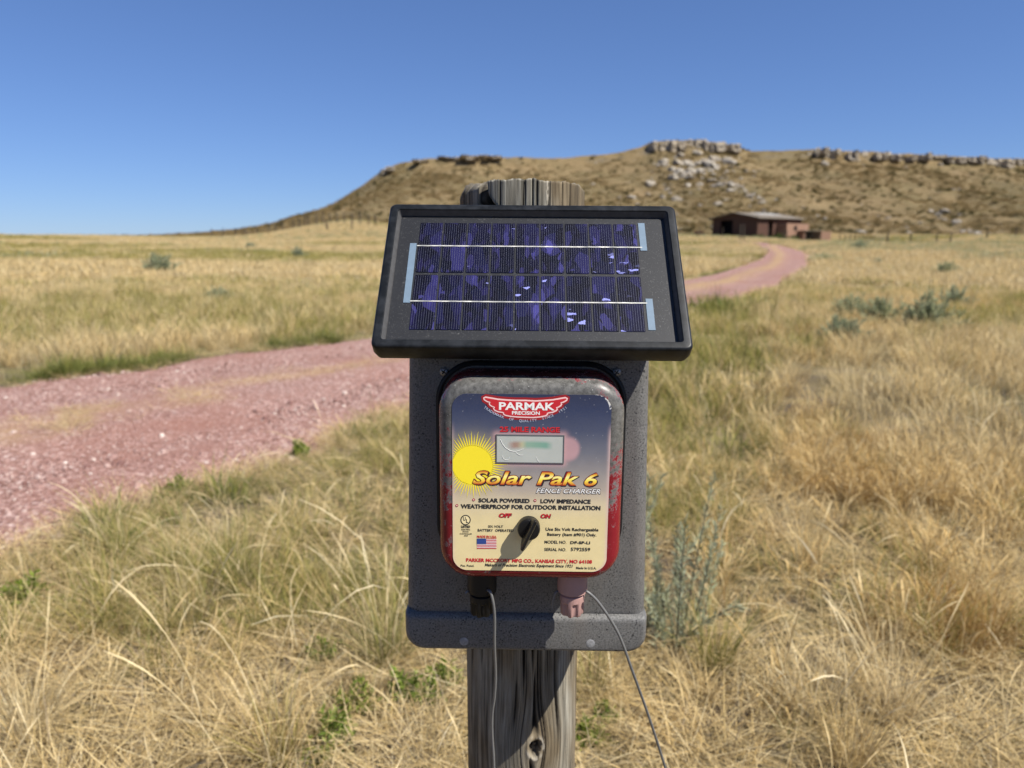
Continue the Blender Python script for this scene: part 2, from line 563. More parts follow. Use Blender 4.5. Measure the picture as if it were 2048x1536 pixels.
# ---- rocks
def rock_material():
    t = NT('sandstone')
    co = t.coord('Object')
    n1 = t.noise(co, 0.9, 6, 0.7)
    info = t.n('ShaderNodeObjectInfo')
    a = t.mix(n1, (0.163, 0.137, 0.104), (0.385, 0.333, 0.259))
    b_ = t.mix(n1, (0.237, 0.207, 0.163), (0.474, 0.429, 0.355))
    c = t.mix(info.outputs['Random'], a, b_)
    st = t.ramp(t.noise(t.mapping(co, (1.6, 1.6, 0.35)), 1.3, 4, 0.65), [(0.36, 0.45), (0.50, 1.0)])
    c = t.mix(1.0, c, st, 'MULTIPLY')
    b = t.bump(n1, 0.8, 0.25)
    return t.done(t.pbsdf(c, 0.9, b, Specular_IOR_Level=0.15))
M_ROCK = rock_material()
def rim_material():
    t = NT('pale_rim_sandstone')
    co = t.coord('Object')
    n1 = t.noise(co, 1.4, 6, 0.75)
    info = t.n('ShaderNodeObjectInfo')
    c = t.mix(n1, (0.234, 0.195, 0.144), (0.515, 0.452, 0.359))
    c = t.mix(t.math('MULTIPLY', info.outputs['Random'], 0.5), c, (0.265, 0.211, 0.140))
    crack = t.ramp(t.noise(t.mapping(co, (2.2, 2.2, 0.5)), 1.6, 4, 0.7), [(0.36, 0.35), (0.45, 1.0)])
    c = t.mix(1.0, c, crack, 'MULTIPLY')
    return t.done(t.pbsdf(c, 0.9, t.bump(n1, 0.8, 0.2), Specular_IOR_Level=0.1))
M_RIM = rim_material()
def rock_mesh(name, seed, sub=2, rough=0.35, boxy=0.5, mat=None):
    bm = bmesh.new()
    bmesh.ops.create_icosphere(bm, subdivisions=sub, radius=1.0)
    rg = np.random.default_rng(seed)
    pl = [(Vector(rg.normal(size=3)).normalized(), rg.uniform(0.55, 0.9)) for _ in range(9)]
    for v in bm.verts:
        p = v.co.copy()
        m = max(abs(p.x), abs(p.y), abs(p.z))
        p = p.lerp(p / m * 0.8, boxy)
        for (n_, d) in pl:
            k = p.dot(n_)
            if k > d: p -= n_ * (k - d) * 0.85
        p *= 1 + rg.uniform(-1, 1) * rough * 0.14
        v.co = p
    me = bpy.data.meshes.new(name)
    bm.to_mesh(me); bm.free()
    if mat is not None: me.materials.append(mat)
    return me
ROCKS = [rock_mesh('boulder', 100 + k, 2, 0.5, 0.35, M_ROCK) for k in range(6)]
def block_mesh(seed):
    """a squared-off cliff block with bedding cracks and broken edges"""
    rg_ = np.random.default_rng(seed)
    bm = bmesh.new()
    bmesh.ops.create_cube(bm, size=2.0)
    bmesh.ops.subdivide_edges(bm, edges=bm.edges[:], cuts=3, use_grid_fill=True)
    ph = rg_.uniform(0, 9)
    for v in bm.verts:
        p = v.co
        bed = 0.10 * math.sin(p.z * 5 + ph) + 0.06 * math.sin(p.z * 11 + ph * 2)
        r_ = 1.0 - 0.14 * max(0, max(abs(p.x), abs(p.y)) + abs(p.z) - 1.6)
        v.co = Vector((p.x * (r_ + bed * 0.5) + rg_.uniform(-.13, .13), p.y * (r_ + bed) + rg_.uniform(-.16, .16), p.z * (1 - 0.06 * (p.x ** 2)) + rg_.uniform(-.09, .09)))
    me = bpy.data.meshes.new('rock_block')
    bm.to_mesh(me); bm.free()
    me.materials.append(M_RIM)
    return me
BLOCKS = [block_mesh(200 + k) for k in range(8)]

def outcrop(name, spans, label, hmin, hmax, wmin, wmax, seed, ysh=0.0, step=1.0):
    rg = random.Random(seed)
    c = at(sum(s[0] for s in spans) / len(spans), 310, YC)
    root = empty(name, (c.x, YC, float(crest_z(np.array([c.x]))[0]) - 6))
    for (u0, u1) in spans:
        x = at(u0, 310, YC).x; xe = at(u1, 310, YC).x
        while x < xe:
            w = wmin + (wmax * 1.25 - wmin) * rg.random() ** 1.8
            h = hmin + (hmax - hmin) * rg.random() ** 1.4
            top = float(crest_z(np.array([x + w / 2]))[0]) + rg.uniform(-2.0, -0.25)
            yy = YC - rg.uniform(2.0, 8.0) + ysh
            z = top - h * 0.5
            o = put('rock_block', rg.choice(BLOCKS), root)
            o.location = Vector((x + w / 2, yy, z)) - root.location
            o.scale = (w * 0.54, rg.uniform(2.2, 3.6), h * 0.5)
            o.rotation_euler = (rg.uniform(-.4, 0), rg.uniform(-.06, .06), rg.uniform(-.2, .5))
            x += w * rg.uniform(0.45, 0.95) * step
            if rg.random() < 0.10: x += rg.uniform(1, 6)
    tag(root, label, 'rock outcrop', 'sandstone outcrops along the mesa rim')
outcrop('rock_outcrop', [(1292, 1462)], 'pale columned cap of rock crowning the highest knob of the mesa', 3.6, 6.4, 1.4, 4.0, 1)
outcrop('rock_outcrop', [(1606, 1762)], 'bright broken rim rock just right of the high knob', 2.6, 5.4, 1.6, 4.2, 2)
outcrop('rock_outcrop', [(1768, 2120)], 'long low band of rim rock running out of frame at the mesa edge', 2.0, 4.6, 1.8, 5.0, 3, 0, 1.15)
outcrop('rock_outcrop', [(764, 800)], 'small dark crag at the top of the steep end of the mesa', 1.6, 2.8, 1.6, 3.4, 4)
outcrop('rock_outcrop', [(830, 990)], 'thin rim rock on the flat crest behind the post top', 0.8, 1.5, 2.0, 4.4, 5, 0, 1.5)

def boulder(u, v, size, label, group, rg):
    p = on_hill(u, v)
    k = size * p.y / 1500.0
    o = put('boulder', rg.choice(ROCKS))
    o.location = p + Vector((0, 0, k * 0.05))
    o.scale = (k * rg.uniform(.45, .85), k * rg.uniform(.45, .8), k * rg.uniform(.26, .5))
    o.rotation_euler = (rg.uniform(-.4, .4), rg.uniform(-.4, .4), rg.uniform(0, 6.28))
    tag(o, label, 'boulder', group)
rg = random.Random(5)
for k in range(96):          # the rock fall under the knob
    u = rg.gauss(1392, 56); v = 344 + rg.gauss(0, 23) + abs(u - 1405) * 0.10
    boulder(u, v, 6 + 17 * rg.random() ** 2.0, 'pale boulder in the rock fall below the high knob', 'boulders in the rock fall below the high knob', rg)
for k in range(26):
    f = k / 25
    boulder(1462 + 62 * f + rg.uniform(-6, 6), 368 + 38 * f + rg.uniform(-5, 5), rg.uniform(6, 13), 'grey boulder in the line of rocks running down above the barn roof', 'boulders in the line above the barn', rg)
for k in range(26):
    f = rg.random()
    boulder(1868 + 95 * f + rg.uniform(-10, 10), 428 + 48 * f + rg.uniform(-6, 6), rg.uniform(6, 14), 'pale boulder in the string of rocks at the foot of the mesa', 'boulders at the foot of the mesa', rg)
for k in range(60):
    boulder(rg.uniform(1180, 2048), rg.uniform(325, 470), rg.uniform(4.5, 10), 'small loose rock lying on the grassy mesa slope', 'loose rocks on the mesa slope', rg)
boulder(1817, 470, 20, 'square pale boulder by itself below the mesa beyond the right fence', 'single boulders', rg)
boulder(1722, 466, 17, 'flat white rock just right of the barn shed behind the fence', 'single boulders', rg)
boulder(1890, 428, 17, 'white boulder on the lower slope at the head of the string of rocks', 'single boulders', rg)
boulder(1437, 410, 16, 'white rock on the slope just above the barn ridge', 'single boulders', rg)
boulder(1650, 330, 15, 'white rock fallen below the bright rim rock', 'single boulders', rg)

# ================================================================== THE POST
POST_X, POST_Y, POST_R = 0.0128, 0.905, 0.0725
POST_TOP = at(1050, 358, POST_Y - POST_R).z
def wood_material():
    t = NT('weathered_wood')
    at_ = t.n('ShaderNodeAttribute', attribute_name='grain')
    g = at_.outputs['Vector']
    streak = t.noise(t.mapping(g, (1, 0.030, 1)), 210, 5, 0.65)
    wide = t.noise(t.mapping(g, (1, 0.05, 1)), 34, 4, 0.6)
    thin = t.noise(t.mapping(g, (1, 0.012, 1)), 640, 3, 0.6)
    patch = t.noise(t.mapping(g, (1, 0.35, 1)), 12, 4, 0.6)
    streak = t.ramp(streak, [(0.34, 0.0), (0.66, 1.0)])
    grey = t.mix(streak, (0.095, 0.090, 0.072), (0.37, 0.35, 0.29))
    brown = t.mix(streak, (0.058, 0.040, 0.022), (0.24, 0.185, 0.11))
    c = t.mix(t.ramp(patch, [(0.36, 0.0), (0.58, 0.9)]), grey, brown)
    dark = t.ramp(wide, [(0.34, 0.6), (0.55, 1.0)])
    c = t.mix(1.0, c, dark, 'MULTIPLY')
    lines = t.ramp(thin, [(0.36, 0.35), (0.46, 1.0)])
    c = t.mix(0.8, c, lines, 'MULTIPLY')
    ck = t.n('ShaderNodeAttribute', attribute_name='crack')
    c = t.mix(ck.outputs['Fac'], c, (0.012, 0.009, 0.007))
    pale = t.n('ShaderNodeAttribute', attribute_name='pale')
    c = t.mix(pale.outputs['Fac'], c, (0.343, 0.310, 0.251))
    b = t.bump(t.math('ADD', t.math('MULTIPLY', streak, 0.8), thin), 0.4, 0.0012)
    return t.done(t.pbsdf(c, 0.85, b, Specular_IOR_Level=0.2))
M_WOOD = wood_material()
def build_post():
    NA = 520
    zs = np.concatenate([np.linspace(-0.4, 0.5, 24)[:-1], np.linspace(0.5, 0.78, 110)[:-1], np.linspace(0.78, POST_TOP - 0.13, 50)[:-1], np.linspace(POST_TOP - 0.13, POST_TOP, 60)])
    th = np.linspace(-math.pi, math.pi, NA, endpoint=False)      # 0 faces the camera, + is right
    T, Z = np.meshgrid(th, zs)
    R = np.full_like(T, POST_R)
    R += (fbm(np.cos(T) * 2 + 5, np.sin(T) * 2 + Z * 0.8, 3, 61) - 0.5) * 0.006
    # knot
    kn = at(1070, 1497, POST_Y - POST_R)
    kth = math.asin((kn.x - POST_X) / POST_R); kz = kn.z
    dx = (T - kth) * POST_R; dz = Z - kz
    # grain coordinates bend round the knot
    rad = np.sqrt((dx / 0.013) ** 2 + (dz / 0.030) ** 2)
    push = np.exp(-(dz / 0.05) ** 2) * 0.013 * np.tanh(dx / 0.012) * np.exp(-np.abs(dx) / 0.035)
    GX = T * POST_R - push
    GZ = Z + 0
    R += 0.0045 * np.exp(-((dx / 0.024) ** 2 + (dz / 0.038) ** 2))
    hole = smooth((1.0 - np.sqrt((dx / 0.0085) ** 2 + (dz / 0.0125) ** 2) + (fbm(dx * 300, dz * 300, 2, 4) - .5) * .5) / 0.35)
    crack = np.zeros_like(T)
    pale = np.zeros_like(T)
    R -= hole * (0.006 + 0.008 * fbm(dx * 260 + 4, dz * 260, 2, 14))
    crack = np.maximum(crack, hole * smooth((fbm(dx * 420, dz * 420, 2, 24) - 0.35) / 0.2))
    rim = np.exp(-((np.sqrt((dx / 0.0105) ** 2 + (dz / 0.0155) ** 2) - 1) / 0.16) ** 2)
    pale = np.maximum(pale, rim * 0.75 * smooth((fbm(dx * 200, dz * 120, 2, 34) - .42) / .15))
    R += rim * 0.0012
    rg_ = np.random.default_rng(11)
    cr = []
    for k in range(38):
        cr.append((rg_.uniform(-1.5, 1.5), rg_.uniform(0.5, 1.37), rg_.uniform(0.06, 0.4), rg_.uniform(0.0005, 0.0010), rg_.uniform(0.0012, 0.0035)))
    for k in range(15):      # checks running down from the top
        cr.append((rg_.uniform(-1.55, 1.55), POST_TOP, rg_.uniform(0.05, 0.16), rg_.uniform(0.0004, 0.0010), rg_.uniform(0.0010, 0.0032)))
    cr += [(0.02, 0.86, 0.26, 0.0016, 0.010), (0.18, 0.86, 0.2, 0.0012, 0.006), (0.62, 0.86, 0.5, 0.0016, 0.010), (kth, kz + 0.06, 0.11, 0.0013, 0.007), (kth - .02, kz - 0.05, 0.09, 0.0013, 0.006)]
    gt = GX / POST_R
    for (t0, z0, ln, w, dp) in cr:
        wob = (fbm(Z * 9 + t0 * 30, Z * 0 + t0, 2, 77) - 0.5) * 0.05
        along = smooth((ln / 2 - np.abs(Z - z0)) / (ln * 0.3)) if z0 < POST_TOP else smooth((Z - (POST_TOP - ln)) / (ln * 0.6))
        prof = np.exp(-(((gt - t0 - wob) * POST_R) / (w * (0.35 + 0.65 * along))) ** 2) * along
        R -= prof * dp
        crack = np.maximum(crack, np.clip(prof * 1.25, 0, 1))
    # the big split that parts a slab from the top left
    sp_t = -0.66 + (POST_TOP - Z) * 1.5
    wid = 0.055 + 0.16 * smooth((POST_TOP - 0.012 - Z) / 0.03) * smooth((Z - (POST_TOP - 0.09)) / 0.03)
    notch = np.exp(-((T - sp_t) / wid) ** 4) * smooth((Z - (POST_TOP - 0.12)) / 0.05)
    R -= notch * 0.030
    crack = np.maximum(crack, notch * 0.75)
    bl = np.exp(-((T - 0.36) / 0.035) ** 2) * smooth((Z - (POST_TOP - 0.032)) / 0.012) * (fbm(T * 60, Z * 200, 2, 3) > 0.35)
    pale = np.maximum(pale, bl * 0.95)
    R += bl * 0.001
    bl2 = np.exp(-((T + 0.82) / 0.06) ** 2) * smooth((Z - (POST_TOP - 0.02)) / 0.012)
    pale = np.maximum(pale, bl2 * 0.4)
    # uneven fibres at the top
    topw = smooth((Z - (POST_TOP - 0.10)) / 0.10)
    fib = (vnoise(T * 7, T * 0 + 2.2, 91) - 0.5) * 0.0032 + (vnoise(T * 33, T * 0 + 8.2, 92) - 0.5) * 0.0012
    Zd = Z + topw * fib - topw * 0.006 * (T < sp_t) - topw * 0.004 * np.abs(T) ** 2
    X = POST_X + R * np.sin(T); Y = POST_Y - R * np.cos(T)
    n = len(zs)
    v = np.stack([X, Y, Zd], -1).reshape(-1, 3)
    i = np.arange(n - 1)[:, None] * NA + np.arange(NA)[None, :]
    j = np.arange(n - 1)[:, None] * NA + (np.arange(NA)[None, :] + 1) % NA
    f = np.stack([i, j, j + NA, i + NA], -1).reshape(-1, 4)
    # end grain: rings towards the middle
    vv = [v]; ff = [f]; base = len(v)
    prev = (n - 1) * NA
    gx = [np.stack([GX, GZ, GX * 0], -1).reshape(-1, 3)]; cc = [crack.ravel()]; pp = [pale.ravel()]
    for q in (0.9, 0.75, 0.55, 0.3, 0.05):
        r2 = R[-1] * q
        zt = Zd[-1] * 0 + POST_TOP - 0.003 + (vnoise(th * 20 * q, th * 0 + q * 9, 93) - .5) * 0.006
        vv.append(np.stack([POST_X + r2 * np.sin(th), POST_Y - r2 * np.cos(th), zt], -1))
        k = np.arange(NA); k1 = (k + 1) % NA
        ff.append(np.stack([prev + k, prev + k1, base + k1, base + k], -1))
        gx.append(np.stack([th * POST_R, th * 0 + q * 4, th * 0], -1)); cc.append(crack[-1] * q); pp.append(th * 0 + 0.15)
        prev = base; base += NA
    me = mesh_np('post', np.vstack(vv), np.vstack(ff), [M_WOOD], True)
    a = me.attributes.new('grain', 'FLOAT_VECTOR', 'POINT'); a.data.foreach_set('vector', np.vstack(gx).astype(np.float32).ravel())
    a = me.attributes.new('crack', 'FLOAT', 'POINT'); a.data.foreach_set('value', np.concatenate(cc).astype(np.float32))
    a = me.attributes.new('pale', 'FLOAT', 'POINT'); a.data.foreach_set('value', np.concatenate(pp).astype(np.float32))
    o = put('wooden_post', me)
    tag(o, 'round weathered grey wooden post carrying the fence charger', 'post')
build_post()

# ================================================================== THE FENCE CHARGER
YBOX = 0.75
ORG = at(1052, 1300, YBOX)
ROOT = empty('fence_charger', ORG, (0, math.radians(0.45), math.radians(-1.0)))
tag(ROOT, 'solar fence charger with tilted panel and yellow label mounted on a post', 'fence charger')
bpy.context.view_layer.update()
MD = Matrix.Translation(ORG) @ Euler((0, math.radians(0.45), math.radians(-1.0))).to_matrix().to_4x4()
def L(u, v, d=0.0):
    """charger-space point under photo pixel u,v on the plane d metres in front of the housing face"""
    return hit(MD, u, v, 1, -d)

def speckle_material():
    t = NT('speckled_grey_plastic')
    co = t.coord('Object')
    base = t.mix(t.noise(co, 22, 4, 0.6), (0.104, 0.102, 0.097), (0.172, 0.168, 0.160))
    fine = t.noise(co, 520, 3, 0.75)
    base = t.mix(t.ramp(fine, [(0.36, 0.0), (0.58, 1.0)]), t.mix(0.6, base, (0.02, 0.02, 0.02)), base)
    sp1 = t.ramp(t.voro(co, 330), [(0.18, 1.0), (0.32, 0.0)])
    sp2 = t.ramp(t.noise(co, 60, 3), [(0.40, 0.0), (0.58, 1.0)])
    c = t.mix(t.math('MULTIPLY', sp1, sp2), base, (0.015, 0.015, 0.016))
    big = t.math('MULTIPLY', t.ramp(t.voro(co, 95), [(0.10, 1.0), (0.16, 0.0)]), t.ramp(t.noise(co, 17, 2), [(0.52, 0.0), (0.60, 1.0)]))
    c = t.mix(big, c, (0.012, 0.012, 0.013))
    rust = t.ramp(t.noise(t.mapping(co, (3, 1, 0.5)), 9, 4), [(0.52, 0.0), (0.72, 0.40)])
    scuff = t.ramp(t.noise(t.mapping(co, (1, 1, 5), rot=(0, 0.5, 0)), 120, 4, 0.7), [(0.66, 0.0), (0.74, 0.35)])
    c = t.mix(scuff, c, (0.20, 0.20, 0.195))
    c = t.mix(rust, c, (0.14, 0.122, 0.105))
    b = t.bump(fine, 0.25, 0.0006)
    return t.done(t.pbsdf(c, 0.55, b, Specular_IOR_Level=0.35))
M_GREY = speckle_material()
M_BLACK = plain('flat_black', (0.005, 0.005, 0.0055), 0.5, 0.3, 0.3)
M_STEEL = plain('dull_steel', (0.24, 0.24, 0.245), 0.42, 0.5, 0.25, 500, 0.6)
M_DSTEEL = plain('dark_screw_steel', (0.06, 0.06, 0.063), 0.45, 0.5, 0.25, 500, 0.5)
M_WIRE = plain('grey_wire_jacket', (0.12, 0.12, 0.117), 0.45, 0.5, 0.15)

# ---- housing
tl, tr = L(816, 716), L(1299, 716)
bl_, br_ = L(814, 1295), L(1291, 1295)
ztop_vis = (tl.z + tr.z) / 2
zrib = (L(815, 1222).z + L(1291, 1226).z) / 2
xc = (tl.x + tr.x + bl_.x + br_.x) / 4
wt = (tr.x - tl.x) / 2 + 0.001
wb = (br_.x - bl_.x) / 2
ZT = ztop_vis + 0.045
def hw(z):
    return wb + (wt - wb) * (z - 0.0) / (ztop_vis - 0.0)
def housing_loop(y, inset, z0, z1, r, shear):
    pts = rrect(xc - hw(z0) + inset, xc + hw(z0) - inset, z0 + inset, z1 - inset, r, 6, xc - hw(z1) + inset, xc + hw(z1) - inset)
    zm = (z0 + z1) / 2
    return [(x, y, z + (max(0, y) * shear if z > zm else 0)) for x, z in pts]
mb = MB()
lo = [housing_loop(0.096, 0.004, zrib - 0.012, ZT, 0.008, 1.05), housing_loop(0.020, 0.0, zrib - 0.012, ZT, 0.012, 1.05)]
for k in range(0, 7):
    a = math.radians(90 * k / 6)
    rr_ = 0.014
    lo.append(housing_loop(0.014 - rr_ * math.sin(a), rr_ * (1 - math.cos(a)), zrib - 0.012, ZT, max(0.002, 0.012 - rr_ * (1 - math.cos(a)) * .6), 1.05))
mb.loft(lo)
housing = mb.build('housing', M_GREY, ROOT, auto=35)

# ---- skirt below the rib
mb = MB()
def skirt_loop(y, inset, zt):
    z0 = 0.0
    rr_ = 0.020
    pts = rrect(xc - wb - 0.001 + inset, xc + wb + 0.001 - inset, z0 + inset, zt, (rr_, 0.004, 0.004, rr_), 8)
    return [(x, y, z) for x, z in pts]
lo = [skirt_loop(0.096, 0.002, zrib), skirt_loop(0.012, 0.0, zrib)]
for k in range(0, 7):
    a = math.radians(90 * k / 6)
    lo.append(skirt_loop(0.006 - 0.012 * math.sin(a), 0.012 * (1 - math.cos(a)) * 0.5, zrib - 0.008 * (1 - math.cos(a))))
mb.loft(lo)
mb.build('skirt', M_GREY, ROOT, auto=35)

# ---- case, label
DL = 0.060
l0, l1 = L(905, 960, DL), L(1218, 964, DL)
lt, lb = L(1060, 788, DL), L(1060, 1141, DL)
LX0, LX1, LZ0, LZ1 = l0.x, l1.x, lb.z, lt.z
LXC = (LX0 + LX1) / 2
def case_material():
    t = NT('weathered_red_plastic')
    co = t.coord('Object')
    sep = t.n('ShaderNodeSeparateXYZ'); t.l(co, sep.inputs[0])
    n1 = t.noise(co, 48, 6, 0.8)
    n2 = t.noise(co, 420, 4, 0.75)
    zf = t.n('ShaderNodeMapRange'); t.l(sep.outputs[2], zf.inputs[0])
    zf.inputs[1].default_value = LZ0; zf.inputs[2].default_value = LZ1; zf.inputs[3].default_value = -0.40; zf.inputs[4].default_value = 0.20
    yf = t.n('ShaderNodeMapRange'); t.l(sep.outputs[1], yf.inputs[0])
    yf.inputs[1].default_value = -0.058; yf.inputs[2].default_value = -0.036; yf.inputs[3].default_value = 0.20; yf.inputs[4].default_value = -0.34
    n1s = t.math('MULTIPLY_ADD', n1, 1.9, -0.45)
    s_ = t.math('ADD', t.math('ADD', n1s, zf.outputs[0]), yf.outputs[0])
    s_ = t.math('ADD', s_, t.math('MULTIPLY', t.math('SUBTRACT', n2, 0.5), 0.5))
    worn = t.ramp(s_, [(0.56, 0.0), (0.66, 1.0)])
    edge = t.ramp(s_, [(0.50, 0.0), (0.60, 0.9), (0.70, 0.0)])
    grey = t.mix(t.ramp(t.noise(co, 150, 6, 0.8), [(0.36, 0.0), (0.64, 1.0)]), (0.050, 0.048, 0.044), (0.145, 0.141, 0.130))
    wsp = t.ramp(t.voro(co, 300), [(0.10, 1.0), (0.17, 0.0)])
    grey = t.mix(t.math('MULTIPLY', wsp, t.ramp(t.noise(co, 40, 3), [(0.5, 0.0), (0.62, 0.9)])), grey, (0.42, 0.42, 0.40))
    red = t.mix(n1, (0.136, 0.006, 0.011), (0.223, 0.015, 0.022))
    red = t.mix(t.ramp(t.noise(co, 30, 5, 0.7), [(0.5, 0.0), (0.7, 0.5)]), red, (0.10, 0.012, 0.016))
    c = t.mix(worn, red, grey)
    c = t.mix(t.math('MULTIPLY', t.math('MULTIPLY', edge, n2), 0.7), c, (0.260, 0.236, 0.236))
    return t.done(t.pbsdf(c, t.mix(worn, (0.198, 0.198, 0.198), (0.384, 0.384, 0.384)), t.bump(n2, 0.12, 0.0006), Specular_IOR_Level=0.35))
M_CASE = case_material()
def case_loop(d, e, et, r):
    return [(x, -d, z) for x, z in rrect(LX0 - e, LX1 + e, LZ0 - e * 0.82, LZ1 + et, r, 12)]
mb = MB()
E = 0.0140
lo = [case_loop(-0.002, E + 0.001, E + 0.001, 0.034), case_loop(0.046, E, E, 0.033)]
for k in range(1, 9):
    a = math.radians(90 * k / 8)
    lo.append(case_loop(0.046 + 0.0145 * math.sin(a), E - (E - 0.0006) * (1 - math.cos(a)), E - (E - 0.0006) * (1 - math.cos(a)), 0.033 - 0.016 * (1 - math.cos(a))))
mb.loft(lo)
case = mb.build('case', M_CASE, ROOT, auto=40)
# black ring painting in the shade of the gap round the case
mb = MB()
def gl(d, e): return [(x, -d, z) for x, z in rrect(LX0 - e, LX1 + e, LZ0 - e * 0.82, LZ1 + e, 0.034 + (e - E), 12)]
mb.loft([gl(0.0005, E + 0.0085), gl(0.004, E + 0.0075), gl(0.005, E + 0.0055), gl(0.0045, E + 0.0035), gl(-0.001, E + 0.003)], False, False)
mb.build('gap_shade', M_BLACK, ROOT, auto=40)

def px2z(u, v): return L(u, v, DL + 0.0008)
def label_material():
    t = NT('printed_label')
    a = t.n('ShaderNodeAttribute', attribute_name='print')
    n_ = t.noise(t.coord(), 700, 3)
    c = t.mix(t.math('MULTIPLY', n_, 0.10), a.outputs['Color'], (0.30, 0.27, 0.20))
    return t.done(t.pbsdf(c, 0.38, Specular_IOR_Level=0.4))
def build_label():
    nu, nz = 220, 250
    r = 0.0145
    zz = np.linspace(0, 1, nz)
    ex = 0.045
    zz = np.where(zz < .12, (zz / .12) ** 1.6 * .12, np.where(zz > .88, 1 - ((1 - zz) / .12) ** 1.6 * .12, zz))
    Zl = LZ0 + zz * (LZ1 - LZ0)
    din = np.minimum(Zl - LZ0, LZ1 - Zl)
    ins = np.where(din < r, r - np.sqrt(np.maximum(r * r - (r - din) ** 2, 0)), 0)
    U = np.linspace(-1, 1, nu)
    hw_ = (LX1 - LX0) / 2 - ins
    X = LXC + U[None, :] * hw_[:, None]
    Z = np.repeat(Zl[:, None], nu, 1)
    Yv = np.full_like(X, -(DL + 0.0010))
    # printed colours
    f = (Z - LZ0) / (LZ1 - LZ0)
    stops = [(0.0, (.80, .66, .34)), (0.30, (.78, .64, .34)), (0.40, (.66, .55, .36)), (0.47, (.45, .38, .31)), (0.58, (.28, .255, .25)), (0.68, (.155, .16, .195)), (0.80, (.06, .075, .135)), (0.92, (.022, .036, .095)), (1.0, (.016, .026, .072))]
    C = np.stack([np.interp(f, [s[0] for s in stops], [s[1][k] for s in stops]) for k in range(3)], -1)
    def blend(C, m, col): return C * (1 - m[..., None]) + np.array(col) * m[..., None]
    m0, m1 = px2z(992, 868), px2z(1128, 927)
    cx, cz = (m0.x + m1.x) / 2, (m0.z + m1.z) / 2; hx, hzz = (m1.x - m0.x) / 2, (m0.z - m1.z) / 2
    sd = np.hypot(np.maximum(np.abs(X - cx) - hx + .001, 0), np.maximum(np.abs(Z - cz) - hzz + .001, 0))
    glow = np.exp(-(sd / 0.0042) ** 2)
    C = blend(C, glow * 0.75, (.62, .36, .36))
    p = px2z(1138, 898)
    sd = np.hypot((X - p.x) / 1.0, (Z - p.z) / 1.15)
    C = blend(C, smooth((0.0125 - sd) / 0.005) * 0.8, (.58, .33, .34))
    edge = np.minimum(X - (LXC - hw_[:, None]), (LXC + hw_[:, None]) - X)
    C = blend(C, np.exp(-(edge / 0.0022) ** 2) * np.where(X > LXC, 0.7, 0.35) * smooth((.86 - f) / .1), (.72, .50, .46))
    s0 = px2z(945, 930)
    sd = np.hypot(X - s0.x, Z - s0.z)
    C = blend(C, np.exp(-((sd - .02) / 0.012) ** 2) * 0.35 * (sd > .012), (.70, .55, .20))
    # chipped corner and scuffs at the top right
    q = px2z(1207, 800)
    sd = np.abs((X - q.x) + (Z - q.z)) + 0.3 * np.hypot(X - q.x, Z - q.z)
    ch = (edge + np.where(din[:, None] < r, 0, .0) < 0.0016) & (np.hypot(X - q.x, Z - q.z) < 0.011) & (fbm(X * 900, Z * 900, 2, 5) > .42)
    C = blend(C, ch * 1.0, (.75, .74, .70))
    sc = (vnoise(X * 900, Z * 900, 12) > 0.975) & (f > 0.6)
    C = blend(C, sc * 0.35, (.6, .6, .6))
    C = C * 0.92 * (0.94 + 0.12 * fbm(X * 120, Z * 120, 3, 66))[..., None]
    v = np.stack([X, Yv, Z], -1).reshape(-1, 3)
    i = np.arange(nz - 1)[:, None] * nu + np.arange(nu - 1)[None, :]
    fc = np.stack([i, i + 1, i + 1 + nu, i + nu], -1).reshape(-1, 4)
    # rim that gives the plate its thickness
    border = list(range(nu)) + [k * nu + nu - 1 for k in range(1, nz)] + [(nz - 1) * nu + k for k in range(nu - 2, -1, -1)] + [k * nu for k in range(nz - 2, 0, -1)]
    bv = v[border].copy(); bv[:, 1] = -(DL - 0.0004)
    nb = len(border); base = len(v)
    bi = np.array(border); bj = np.roll(bi, -1); k = np.arange(nb); k1 = np.roll(k, -1)
    fr = np.stack([bi, base + k, base + k1, bj], -1)
    me = mesh_np('label_plate', np.vstack([v, bv]), np.vstack([fc, fr]), [label_material()], False)
    cols = np.ones((len(v) + nb, 4), np.float32)
    cols[:len(v), :3] = C.reshape(-1, 3); cols[len(v):, :3] = (.45, .40, .33)
    a = me.attributes.new('print', 'FLOAT_COLOR', 'POINT'); a.data.foreach_set('color', cols.ravel())
    return put('label_plate', me, ROOT)
LABEL = build_label()
LABEL['label'] = 'label printed with a navy to cream fade, sun and lettering'

# ---- lettering on the label
def ink(name, c, rough=0.45): return plain(name, c, rough, 0.3, 0.06, 800)
I_BLACK = ink('black_ink', (0.022, 0.022, 0.024)); I_RED = ink('red_ink', (0.52, 0.022, 0.030)); I_DRED = ink('dark_red_ink', (0.30, 0.016, 0.02))
I_WHITE = ink('white_ink', (0.80, 0.78, 0.74)); I_PINK = ink('pink_ink', (0.85, 0.55, 0.52)); I_YEL = ink('sun_yellow_ink', (0.86, 0.70, 0.03)); I_BLUE = ink('flag_blue_ink', (0.03, 0.06, 0.22)); I_PALEB = ink('pale_blue_ink', (0.42, 0.46, 0.56))
def yellow_title_ink():
    t = NT('title_ink')
    sep = t.n('ShaderNodeSeparateXYZ'); t.l(t.coord('Generated'), sep.inputs[0])
    c = t.ramp(sep.outputs[2], [(0.0, (.45, .05, .02)), (0.22, (.80, .45, .05)), (0.42, (.88, .74, .10)), (0.62, (.90, .82, .30)), (0.82, (.82, .52, .06)), (1.0, (.48, .06, .02))])
    return t.done(t.pbsdf(c, 0.4, Specular_IOR_Level=0.3))
I_TITLE = yellow_title_ink()
